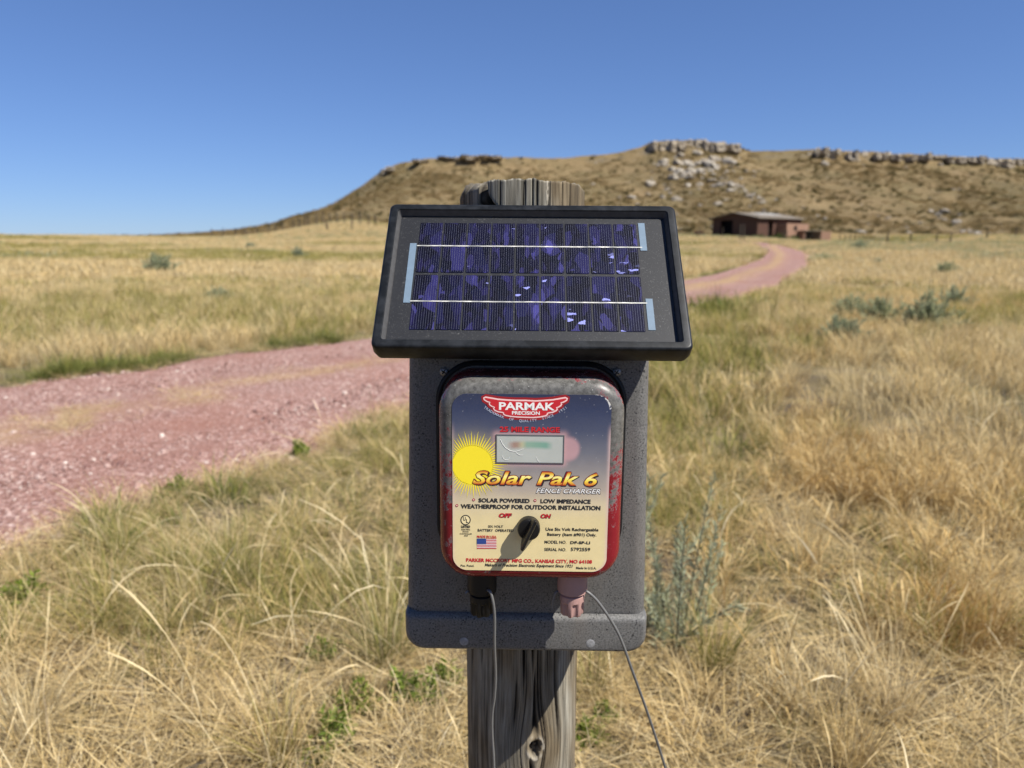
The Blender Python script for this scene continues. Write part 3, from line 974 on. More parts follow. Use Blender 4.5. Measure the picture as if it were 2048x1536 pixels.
def glyphs(s, off=0.0, shear=0.0, space=1.0):
    cu = bpy.data.curves.new('lettering', 'FONT')
    cu.body = s; cu.size = 1.0; cu.offset = off; cu.shear = shear; cu.space_character = space
    cu.resolution_u = 3
    ob = bpy.data.objects.new('lettering', cu)
    COL.objects.link(ob)
    dg = bpy.context.evaluated_depsgraph_get()
    me = bpy.data.meshes.new_from_object(ob.evaluated_get(dg))
    v = np.zeros(len(me.vertices) * 3, np.float32); me.vertices.foreach_get('co', v); v = v.reshape(-1, 3)
    f = [tuple(p.vertices) for p in me.polygons]
    bpy.data.objects.remove(ob); bpy.data.curves.remove(cu); bpy.data.meshes.remove(me)
    return v, f
CAPS = None
def line(s, u0, u1, vt, vb, mat, off=0.012, shear=0.0, layer=1, box=True, dx=0.0, dz=0.0, grow=0.0, name='lettering', space=1.0):
    """print s so that it runs from pixel u0 to u1 with capitals between vt and vb"""
    v, f = glyphs(s, off, shear, space)
    um, vm = (u0 + u1) / 2, (vt + vb) / 2
    x0, x1 = px2z(u0, vm).x, px2z(u1, vm).x
    z0, z1 = px2z(um, vb).z, px2z(um, vt).z
    bx0, bx1 = v[:, 0].min(), v[:, 0].max()
    cap = 0.729 + 2 * off
    X = x0 - grow + (v[:, 0] - bx0) / (bx1 - bx0) * (x1 - x0 + 2 * grow) + dx
    Z = z0 - grow + (v[:, 1] + off) / cap * (z1 - z0 + 2 * grow) + dz
    Yv = np.full(len(v), -(DL + 0.0010 + 0.00012 * layer))
    o = put(name, mesh_np(name, np.stack([X, Yv, Z], -1), f, [mat]), LABEL)
    return o
def poly_px(pts, mat, layer, name, off=0.0):
    P = [px2z(u, v) for u, v in pts]
    P = [(p.x, p.z) for p in P]
    n = len(P)
    area = sum(P[i][0] * P[(i + 1) % n][1] - P[(i + 1) % n][0] * P[i][1] for i in range(n))
    if area < 0: P = P[::-1]
    if off:
        Q = []
        for i in range(n):
            a, b, c = Vector(P[i - 1]), Vector(P[i]), Vector(P[(i + 1) % n])
            e = (c - a); nn = Vector((e.y, -e.x))
            if nn.length > 0: nn.normalize()
            Q.append(tuple(b + nn * off))
        P = Q
    y = -(DL + 0.0010 + 0.00012 * layer)
    from mathutils.geometry import tessellate_polygon
    tris = tessellate_polygon([[Vector((x, z, 0)) for x, z in P]])
    fs = []
    for (a, b, c) in tris:
        A, B, C_ = P[a], P[b], P[c]
        ar = (B[0] - A[0]) * (C_[1] - A[1]) - (C_[0] - A[0]) * (B[1] - A[1])
        fs.append((a, b, c) if ar > 0 else (a, c, b))
    return put(name, mesh_np(name, [(x, y, z) for x, z in P], fs, [mat]), LABEL)

# sun emblem
def sun_print():
    c = px2z(945, 930); e = px2z(945 + 41, 930); r0 = (e.x - c.x)
    mb = MB(); y = -(DL + 0.0010 + 0.00012)
    def clampx(p):
        return (max(p[0], LX0 + 0.0004), y, p[1])
    disc = [clampx((c.x + r0 * math.cos(a), c.z + r0 * math.sin(a))) for a in [2 * math.pi * k / 72 for k in range(72)]]
    mb.add(disc, [tuple(range(72))])
    N = 64
    for k in range(N):
        a = 2 * math.pi * (k + 0.3) / N
        ln = r0 * (1.75 if k % 2 == 0 else 1.55)
        if math.cos(a) < 0:
            lim = (c.x - LX0 - 0.0004) / max(-math.cos(a), 1e-6)
            ln = min(ln, lim)
        if ln < r0 * 1.03: continue
        w = 0.040
        p = [(c.x + r0 * 0.97 * math.cos(a - w), c.z + r0 * 0.97 * math.sin(a - w)), (c.x + ln * math.cos(a), c.z + ln * math.sin(a)), (c.x + r0 * 0.97 * math.cos(a + w), c.z + r0 * 0.97 * math.sin(a + w))]
        mb.add([clampx(q) for q in p], [(0, 1, 2)])
    mb.build('sun_print', I_YEL, LABEL)
sun_print()

def zm1(x, y): return (890 + x / 6.0235, 770 + y / 6.0235)
half = [(968, 186), (850, 186), (740, 180), (640, 172), (545, 155), (490, 146), (468, 156), (474, 174), (510, 196), (545, 206), (536, 222), (545, 240), (575, 258), (598, 264), (588, 282), (600, 300), (640, 318), (690, 326), (708, 332), (706, 346), (730, 362), (790, 374), (880, 382), (968, 385)]
badge = [zm1(*p) for p in half] + [zm1(1940 - p[0], p[1] + 6) for p in half[-2:0:-1]]
poly_px(badge, I_DRED, 1, 'badge_edge', 0.0030)
poly_px(badge, I_PINK, 2, 'badge_outline', 0.0008)
poly_px(badge, I_RED, 3, 'badge_field', -0.0006)
line('PARMAK', 998, 1110, 803.6, 820, I_WHITE, 0.03, 0, 4)
line('PRECISION', 1024, 1079.5, 821.8, 829.2, I_WHITE, 0.025, 0, 4)
def arc_text():
    s = 'TRADEMARK  OF  QUALITY  SINCE  1921'
    R_ = 137.0; ucx = 1051.0; vbot = 844.0
    half_a = math.asin(82.0 / R_)
    mb = MB()
    for k, ch in enumerate(s):
        if ch == ' ': continue
        a = -half_a + 2 * half_a * k / (len(s) - 1)
        v, f = glyphs(ch, 0.008)
        cx_, cv = ucx + (R_) * math.sin(a), vbot - R_ + R_ * math.cos(a)
        sc = 7.2
        w = (v[:, 0].min() + v[:, 0].max()) / 2
        P = []
        for (x, yv, _) in v:
            lx, ly = (x - w) * sc, yv * sc
            u = cx_ + lx * math.cos(a) - ly * math.sin(a) * -1 * -1
            vv = cv - ly * math.cos(a) - lx * math.sin(a)
            q = px2z(u, vv); P.append((q.x, -(DL + 0.0010 + 0.00024), q.z))
        mb.add(P, f)
    mb.build('lettering', I_PALEB, LABEL)
arc_text()
line('25 MILE RANGE', 1000.3, 1120.6, 853.6, 865.0, I_BLACK, 0.04, 0, 1)
line('25 MILE RANGE', 999.4, 1119.6, 852.8, 864.2, I_RED, 0.035, 0, 2)
for (s, a, b, t_, bo) in (('Solar', 944.5, 1064, 939.5, 969.6), ('Pak', 1072.5, 1158.5, 941.0, 971.0), ('6', 1168, 1196, 944, 972.5)):
    line(s, a + 1.6, b + 1.8, t_ + 1.6, bo + 1.8, I_BLACK, 0.055, 0.28, 2)
    line(s, a - 0.6, b + 0.6, t_ - 0.5, bo + 0.6, I_BLACK, 0.055, 0.28, 2.5)
    line(s, a, b, t_, bo, I_DRED, 0.040, 0.28, 3)
    line(s, a + 0.9, b - 0.9, t_ + 0.9, bo - 0.9, I_TITLE, 0.018, 0.28, 4)
line('FENCE CHARGER', 1071.6, 1201.6, 975.6, 987.2, I_BLACK, 0.045, 0.3, 2)
line('FENCE CHARGER', 1072.6, 1200.6, 976.7, 986.2, I_WHITE, 0.008, 0.3, 3)
line('SOLAR POWERED', 957, 1059.5, 996.2, 1005.0, I_BLACK, 0.04, 0, 2)
line('LOW IMPEDANCE', 1081, 1181.4, 997.8, 1006.6, I_BLACK, 0.04, 0, 2)
line('WEATHERPROOF FOR OUTDOOR INSTALLATION', 921.5, 1201, 1009.2, 1018.4, I_BLACK, 0.04, 0, 2)
for (u, v) in ((947.3, 999.3), (1070, 1000.6), (913.8, 1010.6)):
    ring = [(u + 2.8 * math.cos(a), v + 2.8 * math.sin(a)) for a in [2 * math.pi * k / 20 for k in range(20)]]
    inn = [(u + 1.3 * math.cos(a), v + 1.3 * math.sin(a)) for a in [2 * math.pi * k / 20 for k in range(20)]]
    poly_px(ring, I_DRED, 2, 'bullet_mark'); poly_px(inn, I_PINK, 3, 'bullet_mark')
for (s, a, b, t_, bo) in (('OFF', 997.6, 1023.6, 1025.6, 1034.8), ('ON', 1081, 1101.6, 1027, 1036.2)):
    line(s, a + 1, b + 1, t_ + .8, bo + .8, I_BLACK, 0.045, 0.25, 1)
    line(s, a, b, t_, bo, I_RED, 0.035, 0.25, 2)
ULC = (931.2, 1039.8)
poly_px([(ULC[0] + 10.3 * math.cos(a), ULC[1] + 10.3 * math.sin(a)) for a in [2 * math.pi * k / 40 for k in range(40)]], I_BLACK, 1, 'ring_mark')
I_CREAM = ink('cream_ink', (0.78, 0.65, 0.36))
poly_px([(ULC[0] + 8.2 * math.cos(a), ULC[1] + 8.2 * math.sin(a)) for a in [2 * math.pi * k / 40 for k in range(40)]], I_CREAM, 2, 'ring_mark')
line('U', 926.2, 931.4, 1033, 1041, I_BLACK, 0.03, 0, 3)
line('L', 932.2, 936.6, 1037, 1045.4, I_BLACK, 0.03, 0, 3)
line('LISTED', 922.4, 940.6, 1050.2, 1055.4, I_BLACK, 0.04, 0, 2)
line('ELECTRIC', 923, 940.4, 1057.2, 1060.2, I_BLACK, 0.03, 0, 2)
line('FENCE', 925.4, 937.4, 1061.6, 1064.2, I_BLACK, 0.03, 0, 2)
line('CONTROLLER', 919.6, 944, 1065.8, 1068.6, I_BLACK, 0.03, 0, 2)
line('4000', 927.8, 935.8, 1069.8, 1072.4, I_BLACK, 0.03, 0, 2)
line('SIX VOLT', 976.3, 1006.2, 1050, 1055, I_BLACK, 0.02, 0, 2)
line('BATTERY  OPERATED', 955.6, 1027, 1057.6, 1063, I_BLACK, 0.02, 0, 2)
line('MADE IN USA', 954, 993, 1070.4, 1075.4, I_RED, 0.03, 0, 2)
def rect_px(u0, u1, v0, v1, mat, layer, name): return poly_px([(u0, v0), (u1, v0), (u1, v1), (u0, v1)], mat, layer, name)
rect_px(954, 993, 1076.6, 1097, I_WHITE, 1, 'flag_print')
for k in range(7):
    h_ = (1097 - 1076.6) / 13
    rect_px(954, 993, 1076.6 + 2 * k * h_, 1076.6 + (2 * k + 1) * h_, I_RED, 2, 'flag_stripe')
rect_px(954, 972.4, 1076.5, 1087.4, I_BLUE, 3, 'flag_canton')
line('Use Six Volt Rechargeable', 1091.4, 1197.1, 1055, 1061.6, I_BLACK, 0.022, 0, 2)
line('Battery (Item #901) Only.', 1094.5, 1193, 1065.4, 1071.8, I_BLACK, 0.022, 0, 2)
line('MODEL NO.', 1089.2, 1132.9, 1080.4, 1086.8, I_BLACK, 0.012, 0, 2)
line('DF-SP-LI', 1140.7, 1180.2, 1081.8, 1087.8, I_BLACK, 0.03, 0, 2)
line('SERIAL NO.', 1088.7, 1132.7, 1095.2, 1101.6, I_BLACK, 0.012, 0, 2)
line('5792559', 1141.5, 1180.5, 1094.6, 1101.8, I_BLACK, 0.022, 0, 2)
line('PARKER MCCRORY MFG CO., KANSAS CITY, MO 64108', 932.3, 1184.2, 1117.4, 1125.0, I_RED, 0.035, 0, 2)
line('Makers of Precision Electronic Equipment Since 1921', 969.7, 1145.7, 1127.2, 1133.4, I_BLACK, 0.022, 0.22, 2)
line('Pat. Pend.', 921.5, 948.6, 1128.6, 1133, I_BLACK, 0.018, 0, 2)
line('Made In U.S.A.', 1152.3, 1193, 1133, 1138, I_BLACK, 0.022, 0, 2)

# ---- meter window
def meter_material():
    t = NT('meter_face')
    sep = t.n('ShaderNodeSeparateXYZ'); t.l(t.coord('Generated'), sep.inputs[0])
    X, Z = sep.outputs[0], sep.outputs[2]
    mid = t.math('ABSOLUTE', t.math('SUBTRACT', t.math('SUBTRACT', Z, 0.66), t.math('MULTIPLY', t.math('MULTIPLY', t.math('SUBTRACT', X, 0.5), t.math('SUBTRACT', X, 0.5)), -0.35)))
    band = t.ramp(mid, [(0.06, 1.0), (0.18, 0.0)])
    ends = t.ramp(X, [(0.15, 0.0), (0.26, 1.0), (0.74, 1.0), (0.85, 0.0)])
    hue = t.ramp(X, [(0.22, (0.302, 0.158, 0.122)), (0.31, (0.324, 0.202, 0.144)), (0.38, (0.446, 0.418, 0.245)), (0.45, (0.216, 0.360, 0.259)), (0.8, (0.115, 0.302, 0.223))])
    base = t.mix(t.noise(t.coord(), 60, 3), (0.374, 0.396, 0.360), (0.475, 0.490, 0.446))
    c = t.mix(t.math('MULTIPLY', t.math('MULTIPLY', band, ends), 0.85), base, hue)
    return t.done(t.pbsdf(c, 0.3, Specular_IOR_Level=0.5))
m0, m1 = px2z(992.6, 868.5), px2z(1127.4, 926.6)
mb = MB()
yy = -(DL + 0.0010)
W0 = [(m0.x, yy - .0009, m1.z), (m1.x, yy - .0009, m1.z), (m1.x, yy - .0009, m0.z), (m0.x, yy - .0009, m0.z)]
def ins(P, e, y): 
    (x0, _, z0), (x1, _, _), (_, _, z1) = P[0], P[1], P[2]
    return [(x0 + e, y, z0 + e), (x1 - e, y, z0 + e), (x1 - e, y, z1 - e), (x0 + e, y, z1 - e)]
mb.loft([ins(W0, -.0002, yy + .0002), ins(W0, -.0002, yy - .0007), ins(W0, .0006, yy - .0008), ins(W0, .0008, yy - .0003)], False, False)
meter_frame = mb.build('meter_frame', plain('meter_bezel', (.12, .12, .12), .5), ROOT)
mb = MB(); mb.add(ins(W0, .0007, yy - .00035), [(0, 1, 2, 3)])
mb.build('meter_face', meter_material(), meter_frame)
# scratched lines on the window
mb = MB()
def scratch(pts, r=0.00013):
    P = [px2z(*zm1(*p)) for p in pts]
    mb.tube([(p.x, yy - .0005, p.z) for p in P], r, 5)
scratch([(668, 655), (690, 705), (730, 755), (790, 792), (850, 800), (905, 785), (950, 765)], .00016)
scratch([(855, 812), (880, 832), (910, 845), (940, 842)])
scratch([(690, 850), (700, 880), (730, 900), (765, 895), (785, 862)])
scratch([(1098, 862), (1110, 895), (1135, 930)])
mb.build('window_scratches', I_WHITE, meter_frame)

# ---- switch knob
M_KNOB = plain('black_knob_plastic', (0.006, 0.006, 0.0065), 0.38, 0.35, 0.3, 300)
kc = L(1057.5, 1060, DL + 0.010)
kr = (L(1080, 1060, DL + 0.010).x - kc.x)
KN = empty('switch_knob', (kc.x, -DL - 0.001, kc.z)); KN.parent = ROOT
mb = MB()
def circ(r, y, n=40): return [(r * math.cos(2 * math.pi * k / n), y, r * math.sin(2 * math.pi * k / n)) for k in range(n)]
mb.loft([circ(kr * 1.02, 0.0), circ(kr * 1.02, -0.007), circ(kr * 0.98, -0.0095), circ(kr * 0.9, -0.0105), circ(kr * 0.5, -0.011)])
mb.build('dial', M_KNOB, KN, auto=40)
mb = MB()
for (y, ln, w) in ((-0.008, .0150, .0040), (-0.016, .0170, .0036), (-0.024, .0190, .0030), (-0.0285, .0192, .0024), (-0.0295, .0185, .0014)):
    pass
def hb(y, ln, w, n=8):
    pts = []
    for k in range(n):
        a = math.pi * k / (n - 1) - math.pi / 2
        pts.append((ln - w + w * math.cos(a), w * math.sin(a)))
    for k in range(n):
        a = math.pi * k / (n - 1) + math.pi / 2
        pts.append((-ln + w + w * math.cos(a), w * math.sin(a)))
    pts = [(x, z * (1.0 + 0.9 * math.exp(-(x / (0.006)) ** 2))) for x, z in pts]
    ang = math.radians(66)
    return [(x * math.cos(ang) - z * math.sin(ang), y, x * math.sin(ang) + z * math.cos(ang)) for x, z in pts]
mb.loft([hb(-.008, .0125, .0026), hb(-.014, .0145, .0024), hb(-.020, .0160, .0021), hb(-.0245, .0164, .0018), hb(-.0258, .0158, .0009)])
mb.build('handle', M_KNOB, KN, auto=45)

# ---- screws and rivets
def screw(name, u, v, r_px, dome, mat, slot, d):
    p = L(u, v, d); r = abs(L(u + r_px, v, d).x - p.x)
    sroot = MB()
    sroot.loft([[(p.x + q[0], -d + q[1], p.z + q[2]) for q in circ(rr, y, 24)] for rr, y in ((r * 1.0, .001), (r * .98, -dome * .4), (r * .8, -dome * .8), (r * .4, -dome), (r * .05, -dome * 1.02))])
    o = sroot.build(name, mat, ROOT, auto=50)
    if slot:
        mbs = MB()
        for a in (35, 125):
            M = Matrix.Translation((p.x, -d - dome * 0.98, p.z)) @ Matrix.Rotation(math.radians(a), 4, 'Y')
            mbs.box(-r * .6, r * .6, -0.0004, 0.0006, -r * .13, r * .13, 0, M)
        mbs.build('cross_slot', M_BLACK, o)
    return o
screw('screw', 888, 743, 9, .0030, M_STEEL, True, 0.0)
screw('screw', 1233, 744, 9, .0030, M_STEEL, True, 0.0)
M_RIVET = plain('dull_zinc', (0.24, 0.24, 0.24), 0.6, 0.3, 0.6, 420, 0.1)
screw('rivet', 928, 1283, 9.0, .0005, M_RIVET, False, 0.006)
screw('rivet', 1181, 1287, 9.0, .0005, M_RIVET, False, 0.006)

# ---- output terminals
def terminal(u, vtop, mat, name, rot):
    d = 0.030
    c = L(u, 1158, d)
    zt = c.z + 0.012
    z1 = L(u, 1182, d).z; z2 = L(u, 1226, d).z
    rc = L(u + 29, 1175, d).x - c.x
    rb = rc * 0.84
    T = empty(name, (c.x, -d, z2)); T.parent = ROOT
    mb = MB()
    def ring(r, z, n=40): return [(r * math.cos(2 * math.pi * k / n), r * math.sin(2 * math.pi * k / n), z - z2) for k in range(n)]
    mb.loft([ring(rc * .98, zt), ring(rc * 1.02, z1 + .006), ring(rc * 1.0, z1 + .001), ring(rc * .9, z1)][::-1])
    mb.build('collar', mat, T, auto=40)
    mb = MB()
    n = 64
    def fl_(s, z, amp):
        out = []
        for k in range(n):
            a = 2 * math.pi * k / n + rot
            w = math.cos(a * 7)
            r = rb * s * (1 - amp * (0.5 - 0.5 * max(-1, min(1, w * 2.2))))
            out.append((r * math.cos(a), r * math.sin(a), z - z2))
        return out
    mb.loft([fl_(.85, z2, .20), fl_(.97, z2 + .002, .22), fl_(.97, z1 - .012, .22), fl_(1.0, z1 - .009, 0.0), fl_(1.0, z1 - .003, 0.0), fl_(.8, z1 - .001, 0)])
    mb.build('thumb_nut', mat, T, auto=40)
    return T, c, rc, z1, d
M_PINK = plain('faded_red_plastic', (0.36, 0.215, 0.19), 0.62, 0.3, 0.12, 90)
TB, cB, rcB, z1B, dB = terminal(964, 1155, M_BLACK, 'terminal', 0.2)
TB['label'] = 'black output terminal'
TR, cR, rcR, z1R, dR = terminal(1145, 1155, M_PINK, 'terminal', 0.5)
TR['label'] = 'faded red output terminal'

# ---- solar panel
TH = math.radians(47.5)
pb = MD.inverted() @ at(1062, 694, 0.687)
MP_local = Matrix.Translation(pb) @ Matrix.Rotation(TH, 4, 'X')
MP = MD @ MP_local
def PN(u, v, off=0.0): return hit(MP, u, v, 2, off)
c_bl, c_br, c_tl, c_tr = PN(737, 690), PN(1387, 702), PN(784, 406), PN(1351, 410)
px0 = (c_bl.x + c_tl.x) / 2; px1 = (c_br.x + c_tr.x) / 2
py0 = (c_bl.y + c_br.y) / 2; py1 = (c_tl.y + c_tr.y) / 2
print('PANEL', c_bl, c_br, c_tl, c_tr)
def frame_material():
    t = NT('dusty_black_frame')
    co = t.coord('Object')
    n1 = t.noise(co, 35, 5, 0.7); n2 = t.noise(co, 400, 3, 0.7)
    c = t.mix(t.ramp(n1, [(0.45, 0.0), (0.62, 0.9)]), (0.006, 0.007, 0.008), (0.020, 0.022, 0.025))
    c = t.mix(t.ramp(n2, [(0.62, 0.0), (0.75, 0.5)]), c, (0.048, 0.048, 0.048))
    return t.done(t.pbsdf(c, 0.42, t.bump(n2, 0.08, 0.0005), Specular_IOR_Level=0.22))
M_FRAME = frame_material()
PANEL = empty('solar_panel'); PANEL.parent = ROOT; PANEL.matrix_local = MP_local
def pl(e, z, r): return [(x, y, z) for x, y in rrect(px0 + e, px1 - e, py0 + e, py1 - e, max(r, .0008), 8)]
G = -0.0085
mb = MB()
lo = [pl(0.006, -0.026, .005), pl(0.002, -0.0225, .006), pl(0.0, -0.014, .0068), pl(0.0, -0.0035, .0068)]
for k in range(1, 6):
    a = math.radians(90 * k / 5)
    lo.append(pl(0.003 * (1 - math.cos(a)), -0.0035 + 0.0035 * math.sin(a), .0068 - .002 * (1 - math.cos(a))))
lo += [pl(0.0082, 0.0, .0035), pl(0.0088, -0.0005, .003), pl(0.0090, -0.0012, .003)]
mb.loft(lo, True, False)
mb.build('frame', M_FRAME, PANEL, auto=35)
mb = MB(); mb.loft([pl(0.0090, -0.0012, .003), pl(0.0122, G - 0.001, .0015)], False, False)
mb.build('inner_lip', plain('dusty_sunlit_lip', (0.050, 0.050, 0.052), 0.6, 0.3, 0.4, 150), PANEL)  # greyer than the frame: dust, plus sunlight on the wall put into the colour
def backing_material():
    t = NT('dusty_panel_backing')
    co = t.coord('Object')
    c = t.mix(t.noise(co, 60, 5, 0.7), (0.0085, 0.009, 0.0105), (0.018, 0.0185, 0.0205))
    sp = t.ramp(t.voro(co, 520), [(0.06, 1.0), (0.14, 0.0)])
    c = t.mix(t.math('MULTIPLY', sp, 0.45), c, (0.240, 0.240, 0.232))
    hair = t.ramp(t.noise(t.mapping(co, (1, 1, 1)), 240, 2, 0.5, 2.5), [(0.655, 0.0), (0.68, 0.5), (0.70, 0.0)])
    c = t.mix(hair, c, (0.208, 0.208, 0.200))
    return t.done(t.pbsdf(c, 0.5, Specular_IOR_Level=0.4))
mb = MB(); mb.loft([pl(0.0119, G - 0.003, .0015), pl(0.0119, G, .0015)])
mb.build('backing', backing_material(), PANEL)

def cell_material():
    t = NT('polycrystalline_silicon')
    co = t.coord('Object')
    info = t.n('ShaderNodeObjectInfo')
    off = t.n('ShaderNodeCombineXYZ')
    t.l(t.math('MULTIPLY', info.outputs['Random'], 37.0), off.inputs[0]); t.l(t.math('MULTIPLY', info.outputs['Random'], 91.0), off.inputs[1])
    ad = t.n('ShaderNodeVectorMath', operation='ADD'); t.l(co, ad.inputs[0]); t.l(off.outputs[0], ad.inputs[1])
    warp = t.n('ShaderNodeVectorMath', operation='MULTIPLY_ADD')
    t.l(t.noise(ad.outputs[0], 120, 3, 0.6, 0, 1), warp.inputs[0]); warp.inputs[1].default_value = (0.005, 0.005, 0); t.l(ad.outputs[0], warp.inputs[2])
    sq = t.mapping(warp.outputs[0], (1.2, 0.55, 1), rot=(0, 0, 0.6))
    v1 = t.voro(sq, 75, out='Color'); h1 = t.n('ShaderNodeSeparateColor'); t.l(v1, h1.inputs[0])
    v2 = t.voro(t.mapping(warp.outputs[0], (1.3, 0.5, 1), rot=(0, 0, -0.7)), 150, out='Color'); h2 = t.n('ShaderNodeSeparateColor'); t.l(v2, h2.inputs[0])
    base = t.ramp(h1.outputs[0], [(0.0, (.0012, .0010, .003)), (0.40, (.002, .002, .008)), (0.62, (.005, .005, .026)), (0.80, (.011, .011, .06)), (0.92, (.022, .020, .10)), (1.0, (.036, .033, .155))])
    pur = t.ramp(h2.outputs[1], [(0.0, (.0025, .001, .004)), (0.5, (.002, .0025, .010)), (0.8, (.006, .0045, .024)), (0.92, (.018, .014, .075)), (1.0, (.06, .055, .24))])
    c = t.mix(0.5, base, pur)
    v3 = t.voro(t.mapping(warp.outputs[0], (0.6, 1.5, 1), rot=(0, 0, 0.4)), 210, out='Color'); h3 = t.n('ShaderNodeSeparateColor'); t.l(v3, h3.inputs[0])
    gl_ = t.ramp(t.math('MULTIPLY', h3.outputs[1], h1.outputs[1]), [(0.875, 0.0), (0.90, 1.0)])
    c = t.mix(gl_, c, (.24, .26, .60))  # bright glints of the crystal facets painted into the base colour
    return t.done(t.pbsdf(c, 0.35, Specular_IOR_Level=0.2))
M_CELL = cell_material()
M_FINGER = plain('silver_print', (0.17, 0.175, 0.23), 0.4, 0.5, 0.3, 800, 0.3)
M_BUS = None
def bus_material():
    t = NT('tinned_ribbon')
    n_ = t.noise(t.mapping(t.coord(), (1, 6, 1)), 90, 4, 0.7)
    c = t.ramp(n_, [(0.38, (.22, .23, .23)), (0.55, (.55, .54, .50)), (0.66, (.92, .90, .82))])
    return t.done(t.pbsdf(c, 0.4, Metallic=0.25))
M_BUS = bus_material()
M_TAB = plain('blue_grey_tape', (0.135, 0.19, 0.25), 0.45, 0.4, 0.15, 150)
r1a, r1b = PN(843, 446, G), PN(1276, 449, G); r1c, r1d = PN(829, 546, G), PN(1280, 549, G)
r2a, r2b = PN(826, 551, G), PN(1283, 555, G); r2c, r2d = PN(816, 659, G), PN(1291, 663, G)
cx0 = (r1a.x + r1c.x + r2a.x + r2c.x) / 4; cx1 = (r1b.x + r1d.x + r2b.x + r2d.x) / 4
row1 = ((r1c.y + r1d.y) / 2, (r1a.y + r1b.y) / 2); row2 = ((r2c.y + r2d.y) / 2, (r2a.y + r2b.y) / 2)
pitch_x = (cx1 - cx0) / 9; cw = pitch_x - 0.0020
ch = ((row1[1] - row1[0]) + (row2[1] - row2[0])) / 2
print('CELLS', cx0, cx1, row1, row2)
def cell_mesh(flip):
    mb = MB()
    rr_ = (.0016, .0002, .0002, .0016) if not flip else (.0002, .0016, .0016, .0002)
    pts = rrect(-cw / 2, cw / 2, -ch / 2, ch / 2, rr_, 4)
    mb.loft([[(x, y, 0.0) for x, y in pts], [(x, y, 0.00035) for x, y in pts]], False, True, 0)
    nf = 10
    for k in range(nf):
        x = -cw / 2 + cw * (k + 0.5) / nf
        mb.add([(x - .00007, -ch / 2 + .0008, .00042), (x + .00007, -ch / 2 + .0008, .00042), (x + .00007, ch / 2 - .0008, .00042), (x - .00007, ch / 2 - .0008, .00042)], [(0, 1, 2, 3)], 1)
    return mesh_np('solar_cell', mb.v, mb.f, [M_CELL, M_FINGER], False, mb.m)
CM = [cell_mesh(False), cell_mesh(True)]
for rI, row in enumerate((row1, row2)):
    for k in range(9):
        o = put('solar_cell', CM[rI], PANEL)
        o.location = (cx0 + pitch_x * (k + 0.5), (row[0] + row[1]) / 2, G + 0.0002)
    bvy = PN(1060, 494 if rI == 0 else 605, G).y
    u0, u1 = ((834, 1284) if rI == 0 else (820, 1294))
    a, b = PN(u0, 494 if rI == 0 else 604, G), PN(u1, 494 if rI == 0 else 606, G)
    mb = MB(); mb.box(a.x, b.x, bvy - .0007, bvy + .0007, G + .0004, G + .0009)
    mb.build('bus_ribbon', M_BUS, PANEL)
for (P_, Q_) in (((1278, 447), (1292, 502)), ((817, 487), (831, 606)), ((1293, 598), (1309, 661))):
    a, b = PN(P_[0], P_[1], G), PN(Q_[0], Q_[1], G)
    w = 0.0068
    xm = (a.x + b.x) / 2
    if Q_[0] == 831: xm = cx0 - 0.0045
    mb = MB(); mb.box(xm - w / 2, xm + w / 2, min(a.y, b.y), max(a.y, b.y), G, G + .0006)
    mb.build('tape_tab', M_TAB, PANEL)
def glass_material():
    t = NT('panel_glass')
    fr = t.n('ShaderNodeFresnel'); fr.inputs[0].default_value = 1.28
    tr_ = t.n('ShaderNodeBsdfTransparent'); gl2 = t.n('ShaderNodeBsdfGlossy'); gl2.inputs['Roughness'].default_value = 0.12
    mx = t.n('ShaderNodeMixShader'); t.l(fr.outputs[0], mx.inputs[0]); t.l(tr_.outputs[0], mx.inputs[1]); t.l(gl2.outputs[0], mx.inputs[2])
    return t.done(mx)
mb = MB(); mb.add(pl(0.0119, G + 0.0016, .0015), [tuple(range(len(pl(0.0119, 0, .0015))))])
mb.build('glass_cover', glass_material(), PANEL)

# ---- lead wires
def wire(pts, r, name, label, ctl=10):
    P = [Vector(p) for p in pts]
    out = []
    for i in range(len(P) - 1):
        p0, p1, p2, p3 = P[max(i - 1, 0)], P[i], P[i + 1], P[min(i + 2, len(P) - 1)]
        for k in range(ctl):
            f = k / ctl
            out.append(0.5 * ((2 * p1) + (p2 - p0) * f + (2 * p0 - 5 * p1 + 4 * p2 - p3) * f * f + (3 * p1 - p0 - 3 * p2 + p3) * f ** 3))
    out.append(P[-1])
    mb = MB(); mb.tube(out, r, 10)
    o = mb.build(name, M_WIRE, None, True)
    tag(o, label, 'wire', 'lead wires of the fence charger')
    return o
Yw = 0.715
wire([at(966, 1186, .722), at(977, 1181, .706), at(984, 1194, .703), at(989, 1230, .705), at(989, 1290, .712), at(991, 1350, .722), at(989, 1392, .728), at(984.5, 1428, .732), at(984.5, 1470, .735), at(988, 1536, .738), at(987, 1640, .742), at(984, 1850, .748), at(980, 2150, .76), at(978, 2750, .78), (-0.028, .80, -0.03)], 0.0015, 'lead_wire', 'grey wire hanging straight down from the black terminal')
wire([at(1158, 1186, .722), at(1173, 1183, .712), at(1200, 1209, .712), at(1237, 1268, .716), at(1266, 1345, .722), at(1300, 1440, .74), at(1332, 1540, .76), at(1385, 1720, .80), (0.30, .86, 0.45), (0.36, .93, 0.12), (0.38, .96, -0.03)], 0.0015, 'lead_wire', 'grey wire arching out and down from the faded red terminal')
wire([at(1128, 1181, .722), at(1113, 1184, .716), at(1107, 1196, .716), at(1104, 1215, .717)], 0.0013, 'wire_end', 'short bent wire end beside the faded red terminal')
wire([at(948, 1184, .722), at(938, 1182, .716), at(931, 1187, .714)], 0.0012, 'wire_end', 'tiny wire stub beside the black terminal')

